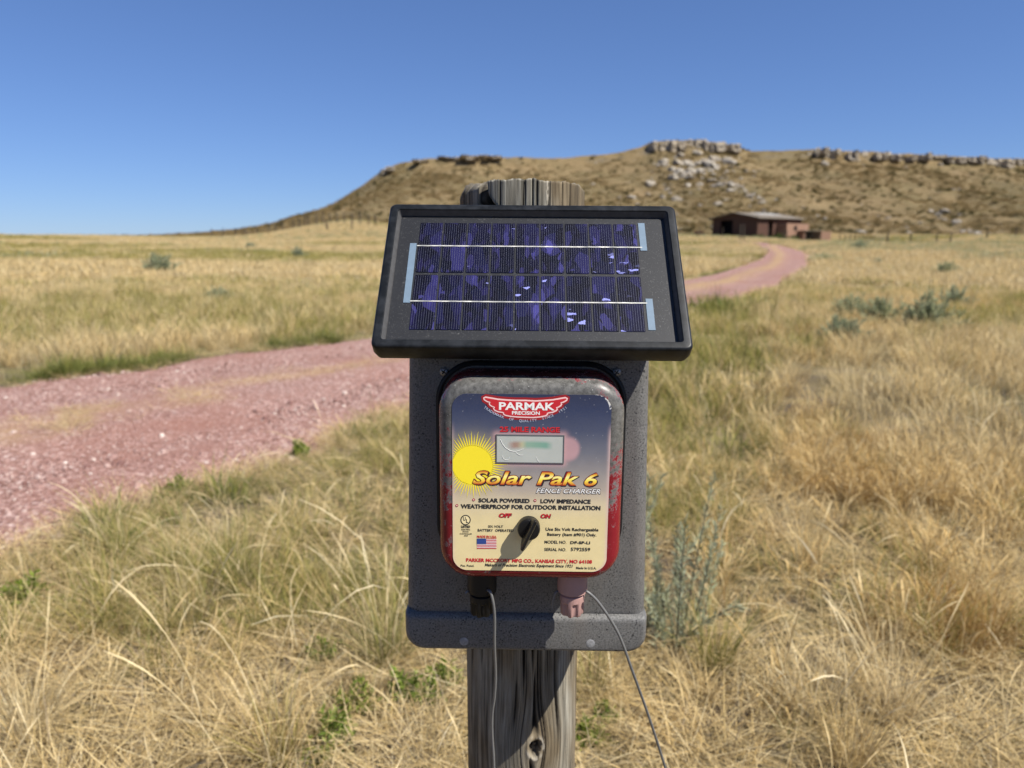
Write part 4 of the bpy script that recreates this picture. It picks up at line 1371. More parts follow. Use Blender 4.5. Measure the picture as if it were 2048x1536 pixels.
# ================================================================== BARN, SHED, FENCES
def brick_material(name, c0, c1):
    t = NT(name)
    co = t.coord('Object')
    n1 = t.noise(co, 1.2, 5, 0.7)
    br = t.n('ShaderNodeTexBrick'); t.l(t.mapping(co, (1, 1, 1), rot=(math.pi / 2, 0, 0)), br.inputs[0])
    br.inputs['Scale'].default_value = 2.2
    br.inputs['Color1'].default_value = (*c0, 1); br.inputs['Color2'].default_value = (*c1, 1); br.inputs['Mortar'].default_value = (c1[0] * .9, c1[1] * 1.1, c1[2] * 1.1, 1)
    c = t.mix(n1, br.outputs[0], c0)
    return t.done(t.pbsdf(c, 0.9, Specular_IOR_Level=0.15))
M_BRICK = brick_material('red_brick', (0.070, 0.036, 0.026), (0.105, 0.056, 0.041))
M_BRICK2 = brick_material('pale_brick', (0.22, 0.125, 0.085), (0.30, 0.185, 0.13))
M_ROOFM = plain('weathered_roof_sheet', (0.17, 0.145, 0.115), 0.8, 0.15, 0.25, 1.2)
M_ROOFP = plain('pale_roof_sheet', (0.360, 0.341, 0.304), 0.5, 0.4, 0.15, 1.2)
M_DARK = plain('dark_interior', (0.007, 0.007, 0.008), 0.9, 0.1)  # near-black: shade inside the openings put into the colour
M_DOOR = plain('dark_timber', (0.031, 0.024, 0.019), 0.85, 0.1, .2, 3)
M_FPOST = plain('grey_fence_timber', (0.07, 0.058, 0.045), 0.9, 0.1, .25, 9)
def build_barn():
    P0 = at(1424, 466, 153)
    ax = Vector((0.80, 0.60, 0)); gx_ = Vector((0.60, -0.80, 0))
    W_, L_ = 10.6, 14.2
    eave, peak = 2.75, 3.75
    zb = P0.z - 0.6
    root = empty('brick_barn', (P0.x, P0.y, zb), (0, 0, math.atan2(ax.y, ax.x)))
    tag(root, 'long low red brick barn with grey gable roof at the end of the track', 'barn')
    # local: x along the barn, y = -gable direction ; gable at x=0 running y=0 .. -W_
    mb = MB()
    t_ = 0.3; b = -1.5; e = eave + .6; p = peak + .6
    d0, d1, dh = -2.0, -4.9, 3.0
    # gable wall in pieces round the doorway
    mb.box(0, t_, d0, 0, b, e); mb.box(0, t_, -W_, d1, b, e); mb.box(0, t_, d1, d0, dh, e)
    mb.add([(0, 0, e), (0, -W_, e), (0, -W_ / 2, p), (t_, 0, e), (t_, -W_, e), (t_, -W_ / 2, p)], [(0, 1, 2), (5, 4, 3), (0, 2, 5, 3), (2, 1, 4, 5)])
    mb.build('gable_wall', M_BRICK, root)
    mb = MB()
    mb.box(t_, 3.4, -W_, -W_ + t_, b, e); mb.box(4.9, L_, -W_, -W_ + t_, b, e); mb.box(3.4, 4.9, -W_, -W_ + t_, 2.75, e)
    mb.build('side_wall', M_BRICK, root)
    mb = MB(); mb.box(t_, L_, -t_, 0, b, e); mb.build('side_wall', M_BRICK, root)
    mb = MB(); mb.box(L_, L_ + t_, -W_, 0, b, e)
    mb.add([(L_, 0, e), (L_, -W_, e), (L_, -W_ / 2, p), (L_ + t_, 0, e), (L_ + t_, -W_, e), (L_ + t_, -W_ / 2, p)], [(0, 1, 2), (5, 4, 3), (0, 2, 5, 3), (2, 1, 4, 5)])
    mb.build('gable_wall', M_BRICK, root)
    mb = MB(); mb.box(1.2, 1.3, d1 - .2, d0 + .2, b, dh + .1); mb.build('dark_doorway', M_DARK, root)  # dark sheet painting the shade behind the doorway
    mb = MB(); mb.box(3.3, 5.0, -W_ + .6, -W_ + .7, b, 2.85); mb.build('side_door', M_DOOR, root)
    # roof
    sl = (p - e) / (W_ / 2)
    def slope(y0, y1, z0, z1, x0, x1, th, mat, name):
        mb = MB(); mb.add([(x0, y0, z0), (x1, y0, z0), (x1, y1, z1), (x0, y1, z1), (x0, y0, z0 + th), (x1, y0, z0 + th), (x1, y1, z1 + th), (x0, y1, z1 + th)], [(0, 3, 2, 1), (4, 5, 6, 7), (0, 1, 5, 4), (1, 2, 6, 5), (2, 3, 7, 6), (3, 0, 4, 7)])
        return mb.build(name, mat, root)
    slope(-W_ - .7, -W_ / 2, e - .7 * sl + .02, p + .02, -.7, L_ + .5, .16, M_ROOFM, 'roof')
    slope(.7, -W_ / 2, e - .7 * sl + .02, p + .02, -.7, L_ + .5, .16, M_ROOFM, 'roof')
    slope(-W_ * .74, -W_ / 2 - .15, e + (p - e) * .52 + .22, p + .16, 4.6, 11.6, .06, M_ROOFP, 'roof_sheet')
    mb = MB(); mb.box(8.4, 8.9, -W_ / 2 - .6, -W_ / 2 - .1, p - .2, p + 1.0); mb.build('roof_vent', M_ROOFM, root)
    # annex along the sunny side
    mb = MB(); mb.box(6.2, 13.6, -W_ - 2.2, -W_ - .02, b, 2.35); mb.build('annex', M_BRICK2, root)
    mb = MB(); mb.box(8.6, 9.5, -W_ - 2.26, -W_ - 2.18, 1.0, 1.9); mb.build('window', M_DARK, root)
build_barn()
def build_shed():
    p = at(1608, 480, 147)
    root = empty('open_shed', (p.x, p.y, p.z - .3), (0, 0, math.radians(14)))
    tag(root, 'small open-fronted brick shed with pale end wall beside the barn', 'shed')
    w = 3.7; b = -1.2
    mb = MB(); mb.box(-.1, .15, 0, 3.2, b, 2.1); mb.build('side_wall', M_BRICK2, root)
    mb = MB(); mb.box(w, w + 2.2, 0, 3.2, b, 1.95); mb.build('end_wall', M_BRICK2, root)
    mb = MB(); mb.box(.15, w, 3.0, 3.2, b, 2.1); mb.build('back_wall', M_DARK, root)  # shade inside the shed put into the wall colour
    mb = MB(); mb.box(-.3, w + .15, -.3, 3.4, 2.0, 2.12); mb.build('roof', M_ROOFM, root)
    mb = MB(); mb.box(.15, w, .02, .10, .75, .83); mb.box(.15, w, .02, .10, 1.3, 1.38); mb.build('rail', M_FPOST, root)
    p = at(1390, 470, 160)
    root = empty('feed_bunk', (p.x, p.y, p.z - .25))
    tag(root, 'low dark red feed bunk left of the barn', 'feed bunk')
    mb = MB(); mb.box(0, 1.7, 0, .9, .25, 1.05); mb.build('bin', M_BRICK, root)
    for x in (.05, 1.5):
        mb = MB(); mb.box(x, x + .12, .05, .17, -.5, 1.15); mb.build('leg', M_FPOST, root)
build_shed()

def post_mesh(h, r, seed):
    rg_ = random.Random(seed)
    n = 8
    mb = MB()
    lo = []
    dx = rg_.uniform(-.05, .05); dy = rg_.uniform(-.05, .05)
    for z in (-.4, .3, h * .6, h):
        lo.append([(r * (1 - .12 * z / h) * math.cos(2 * math.pi * k / n) * rg_.uniform(.92, 1.08) + dx * z, r * math.sin(2 * math.pi * k / n) + dy * z, z + (rg_.uniform(-.02, .03) if z == h else 0)) for k in range(n)])
    mb.loft(lo)
    return mesh_np('fence_post', mb.v, mb.f, [M_FPOST], False)
FP = [post_mesh(1.35, .075, k) for k in range(5)]
def fence_post(u, v, Y, h_scale, label, group, thick=1.0):
    p = at(u, v, Y); z = gz(p.x, p.y)
    o = put('fence_post', random.choice(FP), None, (p.x, p.y, z))
    o.scale = (thick, thick, h_scale)
    tag(o, label, 'fence post', group)
us = [424, 446, 472, 486, 492, 513, 538, 552, 566, 588, 600, 612, 618, 634, 648, 662, 676, 690, 706, 720, 738, 752]
for k, u in enumerate(us):
    fence_post(u, 470, 204 - k * 1.5, 1.75 + .5 * random.random(), 'thin weathered post in the fence line on the rise left of the mesa', 'fence posts on the rise', 2.0)
fence_post(655, 470, 150, 1.6, 'thick dark fence post on the rise, left of the panel', 'fence posts on the rise', 2.4)
fence_post(705, 470, 150, 1.5, 'lone fence post in pale straw just left of the panel edge', 'fence posts on the rise', 1.5)
for k, u in enumerate([1680, 1690, 1700, 1710, 1718, 1726, 1732, 1739]):
    fence_post(u, 480, 138 - k * 3.0, 1.2, 'grey post in the close row right of the shed', 'fence posts right of the shed', 1.2)
for k, (u, Y) in enumerate([(1776, 112), (1822, 118), (1874, 120), (1901, 122), (1973, 124), (2030, 126)]):
    fence_post(u, 480, Y, 1.25, 'grey post in the wide-spaced fence at the foot of the mesa', 'fence posts at the mesa foot', 1.5)
fence_post(1480, 480, 112, 1.7, 'dark tall gate post in front of the barn, left of the pair', 'gate posts at the barn', 1.6)
fence_post(1487, 480, 112, 1.7, 'dark tall gate post in front of the barn, right of the pair', 'gate posts at the barn', 1.6)
for u in (1396, 1445, 1572, 1566):
    fence_post(u, 480, 126, 1.15, 'short grey post standing before the barn wall', 'posts before the barn', 1.0)
def gate():
    a, b = at(1746, 480, 113), at(1774, 480, 112)
    za, zb = gz(a.x, a.y), gz(b.x, b.y)
    root = empty('field_gate', (a.x, a.y, za)); tag(root, 'pale rail gate in the fence right of the shed', 'gate')
    for z in (.35, .75, 1.1):
        mb = MB(); mb.tube([(0, 0, z), (b.x - a.x, b.y - a.y, zb - za + z)], .045, 6); mb.build('rail', plain('pale_rail', (.42, .36, .26), .8), root)
    for q in (0, 1):
        mb = MB(); mb.tube([((b.x - a.x) * q, (b.y - a.y) * q, -.3), ((b.x - a.x) * q, (b.y - a.y) * q, 1.3)], .07, 6); mb.build('gate_post', M_FPOST, root)
gate()

# ================================================================== VEGETATION
def blade_material(name, transl=0.35, hue_var=0.0):
    t = NT(name)
    a = t.n('ShaderNodeAttribute', attribute_name='tint')
    info = t.n('ShaderNodeObjectInfo')
    c = t.mix(t.ramp(info.outputs['Random'], [(0.0, 0.0), (1.0, 1.0)]), a.outputs['Color'], t.mix(1.0, a.outputs['Color'], (1.18, 1.10, 0.95), 'MULTIPLY'))
    d = t.n('ShaderNodeBsdfDiffuse'); t.l(c, d.inputs[0])
    tr_ = t.n('ShaderNodeBsdfTranslucent'); t.l(c, tr_.inputs[0])
    m1 = t.n('ShaderNodeMixShader'); m1.inputs[0].default_value = transl; t.l(d.outputs[0], m1.inputs[1]); t.l(tr_.outputs[0], m1.inputs[2])
    return t.done(m1)
M_BLADE = blade_material('grass_blade')

def blades(rng, n, radius, len_r, lean_r, bend_r, width, palette, segs=4, droop=0.0, lift=0.0, base_dark=0.75, seed_head=0.0, head_w=3.0):
    """n curved blades springing from a disc; returns verts, faces, colours"""
    a = rng.uniform(0, 2 * np.pi, n); rr = radius * np.sqrt(rng.uniform(0, 1, n))
    bx, by = rr * np.cos(a), rr * np.sin(a)
    az = rng.uniform(0, 2 * np.pi, n) if radius > 0.2 else a + rng.normal(0, 0.9, n)
    ln = rng.uniform(*len_r, n); lean = rng.uniform(*lean_r, n); bend = rng.uniform(*bend_r, n)
    w = width * rng.uniform(0.6, 1.3, n)
    pal = np.array(palette); ci = rng.integers(0, len(pal), n); cj = rng.integers(0, len(pal), n); f = rng.uniform(0, 1, n)[:, None]
    col = pal[ci] * (1 - f) + pal[cj] * f
    col = col * rng.uniform(0.8, 1.2, n)[:, None]
    P = np.zeros((n, segs + 1, 3)); P[:, 0, 0] = bx; P[:, 0, 1] = by; P[:, 0, 2] = lift * rng.uniform(0, 1, n)
    tw = rng.normal(0, 0.25, n)
    for k in range(segs):
        t = (k + 0.5) / segs
        ph = lean + bend * t ** (1.0 + droop)
        az2 = az + tw * t
        st = ln / segs
        P[:, k + 1, 0] = P[:, k, 0] + np.sin(ph) * np.cos(az2) * st
        P[:, k + 1, 1] = P[:, k, 1] + np.sin(ph) * np.sin(az2) * st
        P[:, k + 1, 2] = np.maximum(P[:, k, 2] + np.cos(ph) * st, 0.004 + lift * .3)
    side = rng.uniform(0, 2 * np.pi, n)
    sx = -np.sin(az) * 0.8 + 0.6 * np.cos(side); sy = np.cos(az) * 0.8 + 0.6 * np.sin(side)
    q = np.hypot(sx, sy); sx /= q; sy /= q
    prof = np.array([1.0 - 0.9 * (k / segs) ** 1.6 for k in range(segs + 1)])
    head = rng.uniform(0, 1, n) < seed_head
    V = np.zeros((n, segs + 1, 2, 3))
    for k in range(segs + 1):
        ww = w * prof[k] * 0.5
        if seed_head > 0:
            hp = max(0, 1 - abs(k / segs - 0.86) / 0.2)
            ww = np.where(head, np.maximum(w * 0.6 * 0.5, w * head_w * 0.5 * hp), ww)
        V[:, k, 0, 0] = P[:, k, 0] - sx * ww; V[:, k, 0, 1] = P[:, k, 1] - sy * ww; V[:, k, 0, 2] = P[:, k, 2]
        V[:, k, 1, 0] = P[:, k, 0] + sx * ww; V[:, k, 1, 1] = P[:, k, 1] + sy * ww; V[:, k, 1, 2] = P[:, k, 2]
    C = np.ones((n, segs + 1, 2, 4))
    for k in range(segs + 1):
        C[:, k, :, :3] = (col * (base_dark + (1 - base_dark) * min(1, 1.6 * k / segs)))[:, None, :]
    m = (segs + 1) * 2
    b = (np.arange(n) * m)[:, None, None] + (np.arange(segs) * 2)[None, :, None]
    Fc = np.concatenate([b, b + 1, b + 3, b + 2], -1).reshape(-1, 4)
    return V.reshape(-1, 3), Fc, C.reshape(-1, 4)
def leaves(rng, n_stem, h_r, spread, leaf_len, leaf_w, per, palette, stem_col=(.16, .13, .09), stem_w=.004, up=0.5, start=0.15, base_r=0.05, curve=0.4):
    """branching sprays of small leaves"""
    V, Fc, C = [], [], []
    pal = np.array(palette)
    for s in range(n_stem):
        az = rng.uniform(0, 2 * np.pi); lean = abs(rng.normal(0, spread)); h = rng.uniform(*h_r); bend = rng.normal(0, curve)
        p = np.array([rng.normal(0, base_r), rng.normal(0, base_r), 0.0]); pts = [p.copy()]
        K = 8
        for k in range(K):
            ph = lean + bend * k / K
            p = p + np.array([math.sin(ph) * math.cos(az), math.sin(ph) * math.sin(az), math.cos(ph)]) * h / K
            pts.append(p.copy())
        pts = np.array(pts)
        sd = np.array([-math.sin(az), math.cos(az), 0])
        for dirv in (sd, np.array([math.cos(az), math.sin(az), 0.2])):
            b = sum(len(x) for x in V)
            vv = np.concatenate([np.stack([pts[k] - dirv * stem_w * .5 * (1 - .7 * k / K), pts[k] + dirv * stem_w * .5 * (1 - .7 * k / K)]) for k in range(K + 1)])
            V.append(vv); C.append(np.tile(np.array([*stem_col, 1.0]), (len(vv), 1)))
            Fc.append(np.array([[b + 2 * k, b + 2 * k + 1, b + 2 * k + 3, b + 2 * k + 2] for k in range(K)]))
        t = rng.uniform(start, 1.0, per) * K
        i = np.minimum(t.astype(int), K - 1); f = (t - i)[:, None]
        o = pts[i] * (1 - f) + pts[i + 1] * f
        tang = (pts[i + 1] - pts[i]); tang /= np.linalg.norm(tang, axis=1, keepdims=True)
        rd = rng.normal(size=(per, 3)); rd /= np.linalg.norm(rd, axis=1, keepdims=True)
        d = tang * up + rd * (1 - up * 0.6); d /= np.linalg.norm(d, axis=1, keepdims=True)
        ll = leaf_len * rng.uniform(.5, 1.25, per)[:, None]
        sdv = np.cross(d, rng.normal(size=(per, 3))); sdv /= np.maximum(np.linalg.norm(sdv, axis=1, keepdims=True), 1e-6)
        wv = sdv * leaf_w * rng.uniform(.6, 1.2, per)[:, None] * .5
        q = np.stack([o, o + d * ll * .5 - wv, o + d * ll, o + d * ll * .5 + wv], 1)
        b = sum(len(x) for x in V)
        V.append(q.reshape(-1, 3))
        Fc.append((np.arange(per) * 4)[:, None] + np.arange(4)[None] + b)
        c = pal[rng.integers(0, len(pal), per)] * rng.uniform(.75, 1.25, per)[:, None]
        C.append(np.concatenate([np.repeat(c, 4, 0), np.ones((per * 4, 1))], 1))
    return np.concatenate(V), np.concatenate(Fc), np.concatenate(C)
def join(*parts):
    V, Fc, C, b = [], [], [], 0
    for v, f, c in parts:
        V.append(v); Fc.append(f + b); C.append(c); b += len(v)
    return np.concatenate(V), np.concatenate(Fc), np.concatenate(C)
def veg_mesh(name, vfc, mat=None):
    v, f, c = vfc
    me = mesh_np(name, v, f, [mat or M_BLADE], False)
    a = me.attributes.new('tint', 'FLOAT_COLOR', 'POINT'); a.data.foreach_set('color', c.astype(np.float32).ravel())
    return me

STRAW = [(.56, .44, .23), (.48, .36, .175), (.62, .51, .30), (.40, .30, .145), (.50, .40, .20)]
PALE = [(.68, .57, .35), (.60, .48, .27), (.74, .65, .44), (.50, .39, .21)]
GOLD = [(.52, .37, .16), (.58, .43, .205), (.42, .285, .115), (.62, .49, .26), (.46, .33, .145)]
RUST = [(.27, .165, .06), (.34, .215, .08), (.40, .27, .11)]
OLIVE = [(.23, .225, .06), (.30, .275, .085), (.18, .195, .05), (.38, .335, .125), (.42, .36, .15)]
GREEN = [(.115, .155, .04), (.16, .19, .055), (.20, .215, .07), (.30, .27, .10)]
DKGREEN = [(.055, .10, .03), (.075, .125, .04), (.10, .15, .05)]
WEED = [(.14, .20, .03), (.19, .25, .05), (.10, .16, .028), (.24, .28, .075)]
SAGE = [(.29, .33, .215), (.36, .40, .27), (.23, .265, .165), (.38, .39, .26)]
GREYB = [(.26, .22, .16), (.34, .29, .22), (.20, .165, .12)]
def variants(name, fn, n, seed):
    """unlinked source meshes for scattered cover"""
    c = bpy.data.collections.new(name + '_source')
    for k in range(n):
        o = bpy.data.objects.new(f'{name}_{k}', veg_mesh(name, fn(np.random.default_rng(seed + k))))
        c.objects.link(o)
    return c
def scatter(name, coll, nvar, x, y, scale, label, rng, tilt=0.12, zoff=0.0, zfun=None):
    n = len(x)
    z = (zfun or ground_z)(x, y) + zoff
    me = bpy.data.meshes.new(name)
    me.vertices.add(n); me.vertices.foreach_set('co', np.column_stack([x, y, z]).astype(np.float32).ravel())
    rot = np.column_stack([rng.normal(0, tilt, n), rng.normal(0, tilt, n), rng.uniform(0, 6.283, n)]).astype(np.float32)
    a = me.attributes.new('rot', 'FLOAT_VECTOR', 'POINT'); a.data.foreach_set('vector', rot.ravel())
    a = me.attributes.new('scl', 'FLOAT', 'POINT'); a.data.foreach_set('value', np.asarray(scale, np.float32))
    a = me.attributes.new('idx', 'INT', 'POINT'); a.data.foreach_set('value', rng.integers(0, nvar, n).astype(np.int32))
    o = put(name, me)
    g = bpy.data.node_groups.new(name, 'GeometryNodeTree')
    g.interface.new_socket('Geometry', in_out='INPUT', socket_type='NodeSocketGeometry')
    g.interface.new_socket('Geometry', in_out='OUTPUT', socket_type='NodeSocketGeometry')
    N = g.nodes
    gi, go = N.new('NodeGroupInput'), N.new('NodeGroupOutput')
    iop = N.new('GeometryNodeInstanceOnPoints'); ci = N.new('GeometryNodeCollectionInfo')
    ci.inputs['Collection'].default_value = coll; ci.inputs['Separate Children'].default_value = True; ci.inputs['Reset Children'].default_value = True
    iop.inputs['Pick Instance'].default_value = True
    def na(nm, t):
        q = N.new('GeometryNodeInputNamedAttribute'); q.data_type = t; q.inputs['Name'].default_value = nm
        return q.outputs[0]
    K = g.links.new
    K(gi.outputs[0], iop.inputs['Points']); K(ci.outputs[0], iop.inputs['Instance'])
    K(na('idx', 'INT'), iop.inputs['Instance Index'])
    e2r = N.new('FunctionNodeEulerToRotation'); K(na('rot', 'FLOAT_VECTOR'), e2r.inputs[0]); K(e2r.outputs[0], iop.inputs['Rotation'])
    K(na('scl', 'FLOAT'), iop.inputs['Scale'])
    K(iop.outputs[0], go.inputs[0])
    md = o.modifiers.new('cover', 'NODES'); md.node_group = g
    tag(o, label, kind='stuff')
    return o

# ---- where things grow
def wedge(n_per_m2, r0, r1, rng, half=46.0):
    """points spread evenly over the ground that the picture (and a step aside of it) can see"""
    h = math.radians(half)
    A = h * (r1 ** 2 - r0 ** 2)
    n = int(A * n_per_m2)
    r = np.sqrt(rng.uniform(r0 ** 2, r1 ** 2, n)); a = rng.uniform(-h, h, n)
    x, y = r * np.sin(a), r * np.cos(a) - 1.2
    ok = (y > 0.55) & (np.hypot(x - POST_X, y - POST_Y) > POST_R + 0.02)
    return x[ok], y[ok]
def side_of_road(x, y):
    """distance outside the track (negative on it), and a flag for the far side"""
    ins_, lat, dn, df = road_param(x, y)
    d = np.where(ins_, -np.minimum(dn, df), np.minimum(dn, df))
    return d, df < dn, None, lat
def fields(x, y):
    d, far, idx, lat = side_of_road(x, y)
    s = x / np.maximum(y, .3)
    nz = fbm(x * 0.9, y * 0.9, 4, 201); nl_ = fbm(x * 0.16, y * 0.16, 4, 202); nf = fbm(x * 0.035, y * 0.06, 4, 203)
    return d, far, s, nz, nl_, nf, lat
def trim(x, y):
    """grass stays short on the trodden verge"""
    d = side_of_road(x, y)[0]
    return np.clip(.35 + d * .9, .35, 1.0)
def keep(x, y, p, rng, *more):
    m = rng.uniform(0, 1, len(x)) < p
    return (x[m], y[m]) + tuple(q[m] for q in more)
def p_gold(x, y, s, nz, nl_):      # rusty golden cheatgrass to the right
    return smooth((s - 0.20 + (nz - .5) * .5) / 0.22) * smooth((y - 2.2 + (nz - .5) * 2) / 1.2) * smooth((34 - y) / 14) * smooth((nl_ - .30) / .2)
def p_green(x, y, s, nz, nl_, nf, d, far):   # greener stands: left of the post by the track, a ribbon right of it, patches beyond
    left = smooth((0.02 - s) / .2) * smooth((y - 1.75) / .9) * (~far) * (0.35 + 0.65 * smooth((nz - .38) / .15))
    rib = np.exp(-((s - 0.24) / 0.10) ** 2) * smooth((y - 3.0) / 2.0) * smooth((26 - y) / 10)
    beyond = far * smooth((nl_ - .47) / .10) * 0.75
    fr = smooth((y - 26) / 14) * smooth((nf - .47) / .10)
    rt = (~far) * smooth((s - .12) / .1) * smooth((y - 1.6) / 2) * smooth((nl_ * .5 + nz * .5 - .48) / .07) * .9
    return np.clip(left + rib * 1.2 + beyond + fr * .8 + rt, 0, 1)

rA = np.random.default_rng(301)
src_straw = variants('dry_tuft', lambda g: join(blades(g, 34, .035, (.07, .24), (.05, .9), (.2, 1.5), .0026, STRAW, 4), blades(g, 5, .03, (.18, .34), (.05, .5), (.3, 1.3), .0022, PALE, 5, .5, seed_head=.7, head_w=2.0)), 7, 1000)
src_thatch = variants('thatch', lambda g: join(blades(g, 46, .10, (.06, .24), (1.15, 1.62), (-.25, .25), .0028, PALE + STRAW, 3, 0, .035), blades(g, 8, .10, (.05, .16), (.5, 1.3), (.2, .9), .0026, GREYB, 3, 0, .01)), 7, 1100)
src_green = variants('green_tuft', lambda g: join(blades(g, 42, .045, (.10, .30), (.03, .65), (.2, 1.4), .0024, OLIVE + GREEN, 4), blades(g, 12, .045, (.12, .30), (.1, .8), (.3, 1.5), .0024, STRAW, 4)), 7, 1200)
src_arch = variants('arching_stem', lambda g: blades(g, 5, .05, (.40, .85), (.05, .55), (.9, 2.4), .0026, PALE, 10, .7, 0, .9, .75, 2.4), 8, 1300)
src_gold = variants('cheatgrass', lambda g: blades(g, 44, .055, (.10, .30), (.02, .5), (.3, 2.2), .0026, GOLD + STRAW[:3] + PALE[:1], 5, 1.6, 0, .7, .6, 2.6), 7, 1400)
src_rust = variants('rust_tuft', lambda g: blades(g, 70, .05, (.08, .20), (.02, .9), (.1, .9), .0022, RUST, 3), 4, 1450)
src_soilbits = variants('litter', lambda g: blades(g, 20, .09, (.02, .09), (1.3, 1.6), (-.1, .1), .004, GREYB + STRAW, 2, 0, .008), 5, 1480)
src_weed = variants('roadside_tuft', lambda g: blades(g, 50, .10, (.06, .26), (.1, 1.1), (.2, 1.3), .0045, DKGREEN + GREEN + OLIVE[:2], 4), 5, 1500)
# coarser sources for ground farther off
src_mstraw = variants('field_straw', lambda g: join(blades(g, 60, .16, (.14, .40), (.02, .55), (.2, 1.4), .0065, STRAW + PALE, 4, .6, 0, .7, .35, 1.8)), 6, 1600)
src_mgold = variants('field_gold', lambda g: blades(g, 60, .16, (.14, .36), (.02, .5), (.3, 1.8), .0065, GOLD[:3] + STRAW + PALE[:2], 4, .9, 0, .7, .4, 1.8), 6, 1650)
src_mgreen = variants('field_green', lambda g: blades(g, 60, .16, (.12, .36), (.02, .6), (.2, 1.3), .0065, OLIVE + GREEN[:2] + STRAW[:1], 4), 6, 1700)
src_fstraw = variants('far_straw', lambda g: blades(g, 90, .8, (.20, .50), (.02, .5), (.2, 1.0), .034, STRAW + PALE, 3), 6, 1800)
src_fgreen = variants('far_green', lambda g: blades(g, 90, .8, (.18, .46), (.02, .5), (.2, 1.0), .034, OLIVE, 3), 6, 1850)
src_fsage = variants('far_sage', lambda g: blades(g, 120, .55, (.15, .55), (.02, .9), (.1, .8), .05, SAGE + OLIVE[:2], 3), 5, 1900)

# near ground, 0.6 - 5.5 m
x, y = wedge(150, 1.2, 6.7, rA)
d, far, s, nz, nl_, nf, lat = fields(x, y)
off_road = smooth((d + .05) / .12)
pg = p_green(x, y, s, nz, nl_, nf, d, far); po = p_gold(x, y, s, nz, nl_)
bare = smooth((fbm(x * 2.3, y * 2.3, 3, 222) - .34) / .16)
q = keep(x, y, off_road * .52 * bare * (1 - .75 * po) * (1 - .45 * pg), rA)
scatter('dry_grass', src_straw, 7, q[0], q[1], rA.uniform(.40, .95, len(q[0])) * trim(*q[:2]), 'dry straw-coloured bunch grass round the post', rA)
q = keep(x, y, off_road * pg * .85 * bare * (1 - .5 * smooth((2.3 - y) / .6)), rA)
scatter('green_grass', src_green, 7, q[0], q[1], rA.uniform(.5, 1.05, len(q[0])) * trim(*q[:2]), 'olive green bunch grass between post and track', rA)
q = keep(x, y, off_road * po * .8 * (.35 + .65 * bare) * (1 - .7 * pg), rA)
scatter('golden_grass', src_gold, 7, q[0], q[1], rA.uniform(.55, 1.1, len(q[0])), 'golden cheatgrass with drooping heads to the right', rA)
x, y = wedge(150, 1.2, 6.7, rA)
d, far, s, nz, nl_, nf, lat = fields(x, y)
th = smooth((fbm(x * 1.5, y * 1.5, 3, 240) - .36) / .2)
q = keep(x, y, smooth((d + .12) / .1) * (.25 + .75 * th) * (1 - .5 * p_gold(x, y, s, nz, nl_)), rA)
scatter('thatch_grass', src_thatch, 7, q[0], q[1], rA.uniform(.6, 1.3, len(q[0])), 'matted pale thatch lying on the soil', rA, .1)
x, y = wedge(60, 1.2, 6.0, rA)
d, far, s, nz, nl_, nf, lat = fields(x, y)
q = keep(x, y, smooth((d + .1) / .1) * .8, rA)
scatter('plant_litter', src_soilbits, 5, q[0], q[1], rA.uniform(.6, 1.4, len(q[0])), 'grey bits of dead stalk on bare soil', rA, .05)
x, y = wedge(13, 1.6, 7.0, rA)
d, far, s, nz, nl_, nf, lat = fields(x, y)
q = keep(x, y, smooth((d - .05) / .1) * np.clip(.15 + smooth((.05 - s) / .25) * .75, 0, 1) * (y > 1.5), rA)
scatter('arching_grass', src_arch, 8, q[0], q[1], rA.uniform(.55, 1.05, len(q[0])) * trim(*q[:2]), 'long pale arching grass stems', rA, .2)
src_stalk = variants('dead_stalk', lambda g: blades(g, 2, .05, (.22, .55), (1.05, 1.6), (-.15, .35), .0055, PALE + STRAW[:1], 6, 0, .05, .95), 8, 1950)
x, y = wedge(7, 1.6, 6.5, rA)
d, far, s, nz, nl_, nf, lat = fields(x, y)
q = keep(x, y, smooth((d - .1) / .1) * .8, rA)
scatter('fallen_stalks', src_stalk, 8, q[0], q[1], rA.uniform(.5, 1.1, len(q[0])), 'broad bleached straws lying across the grass', rA, .12, .03)
# rust-brown tufts on the right
rx = np.array([on_ground(u, v)[:2] for (u, v) in [(1700, 940), (1740, 900), (1660, 1000), (1770, 960), (1690, 890), (1640, 945), (1720, 1010), (1905, 1270), (1940, 1250), (1870, 1290), (1930, 1310), (1780, 1010), (1620, 905), (1600, 860)]])
rx = np.repeat(rx, 7, 0) + rA.normal(0, .09, (len(rx) * 7, 2))
scatter('rust_grass', src_rust, 4, rx[:, 0], rx[:, 1], rA.uniform(.7, 1.3, len(rx)), 'fine rust-brown dead tufts in the golden grass', rA)

# middle ground 4.5 - 22 m
x, y = wedge(26, 5.6, 24, rA)
d, far, s, nz, nl_, nf, lat = fields(x, y)
off_road = smooth((d + .02) / .2)
pg = p_green(x, y, s, nz, nl_, nf, d, far); po = p_gold(x, y, s, nz, nl_)
thin = .45 + .55 * smooth((fbm(x * .8, y * .8, 3, 260) - .36) / .15)
q = keep(x, y, off_road * (1 - .8 * pg) * (1 - .85 * po) * thin, rA)
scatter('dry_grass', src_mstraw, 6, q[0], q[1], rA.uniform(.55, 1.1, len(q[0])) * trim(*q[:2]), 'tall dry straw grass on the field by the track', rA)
q = keep(x, y, off_road * pg * thin, rA)
scatter('green_grass', src_mgreen, 6, q[0], q[1], rA.uniform(.55, 1.15, len(q[0])) * trim(*q[:2]), 'olive patches of softer grass along the track', rA)
q = keep(x, y, off_road * po * thin * (1 - .8 * pg), rA)
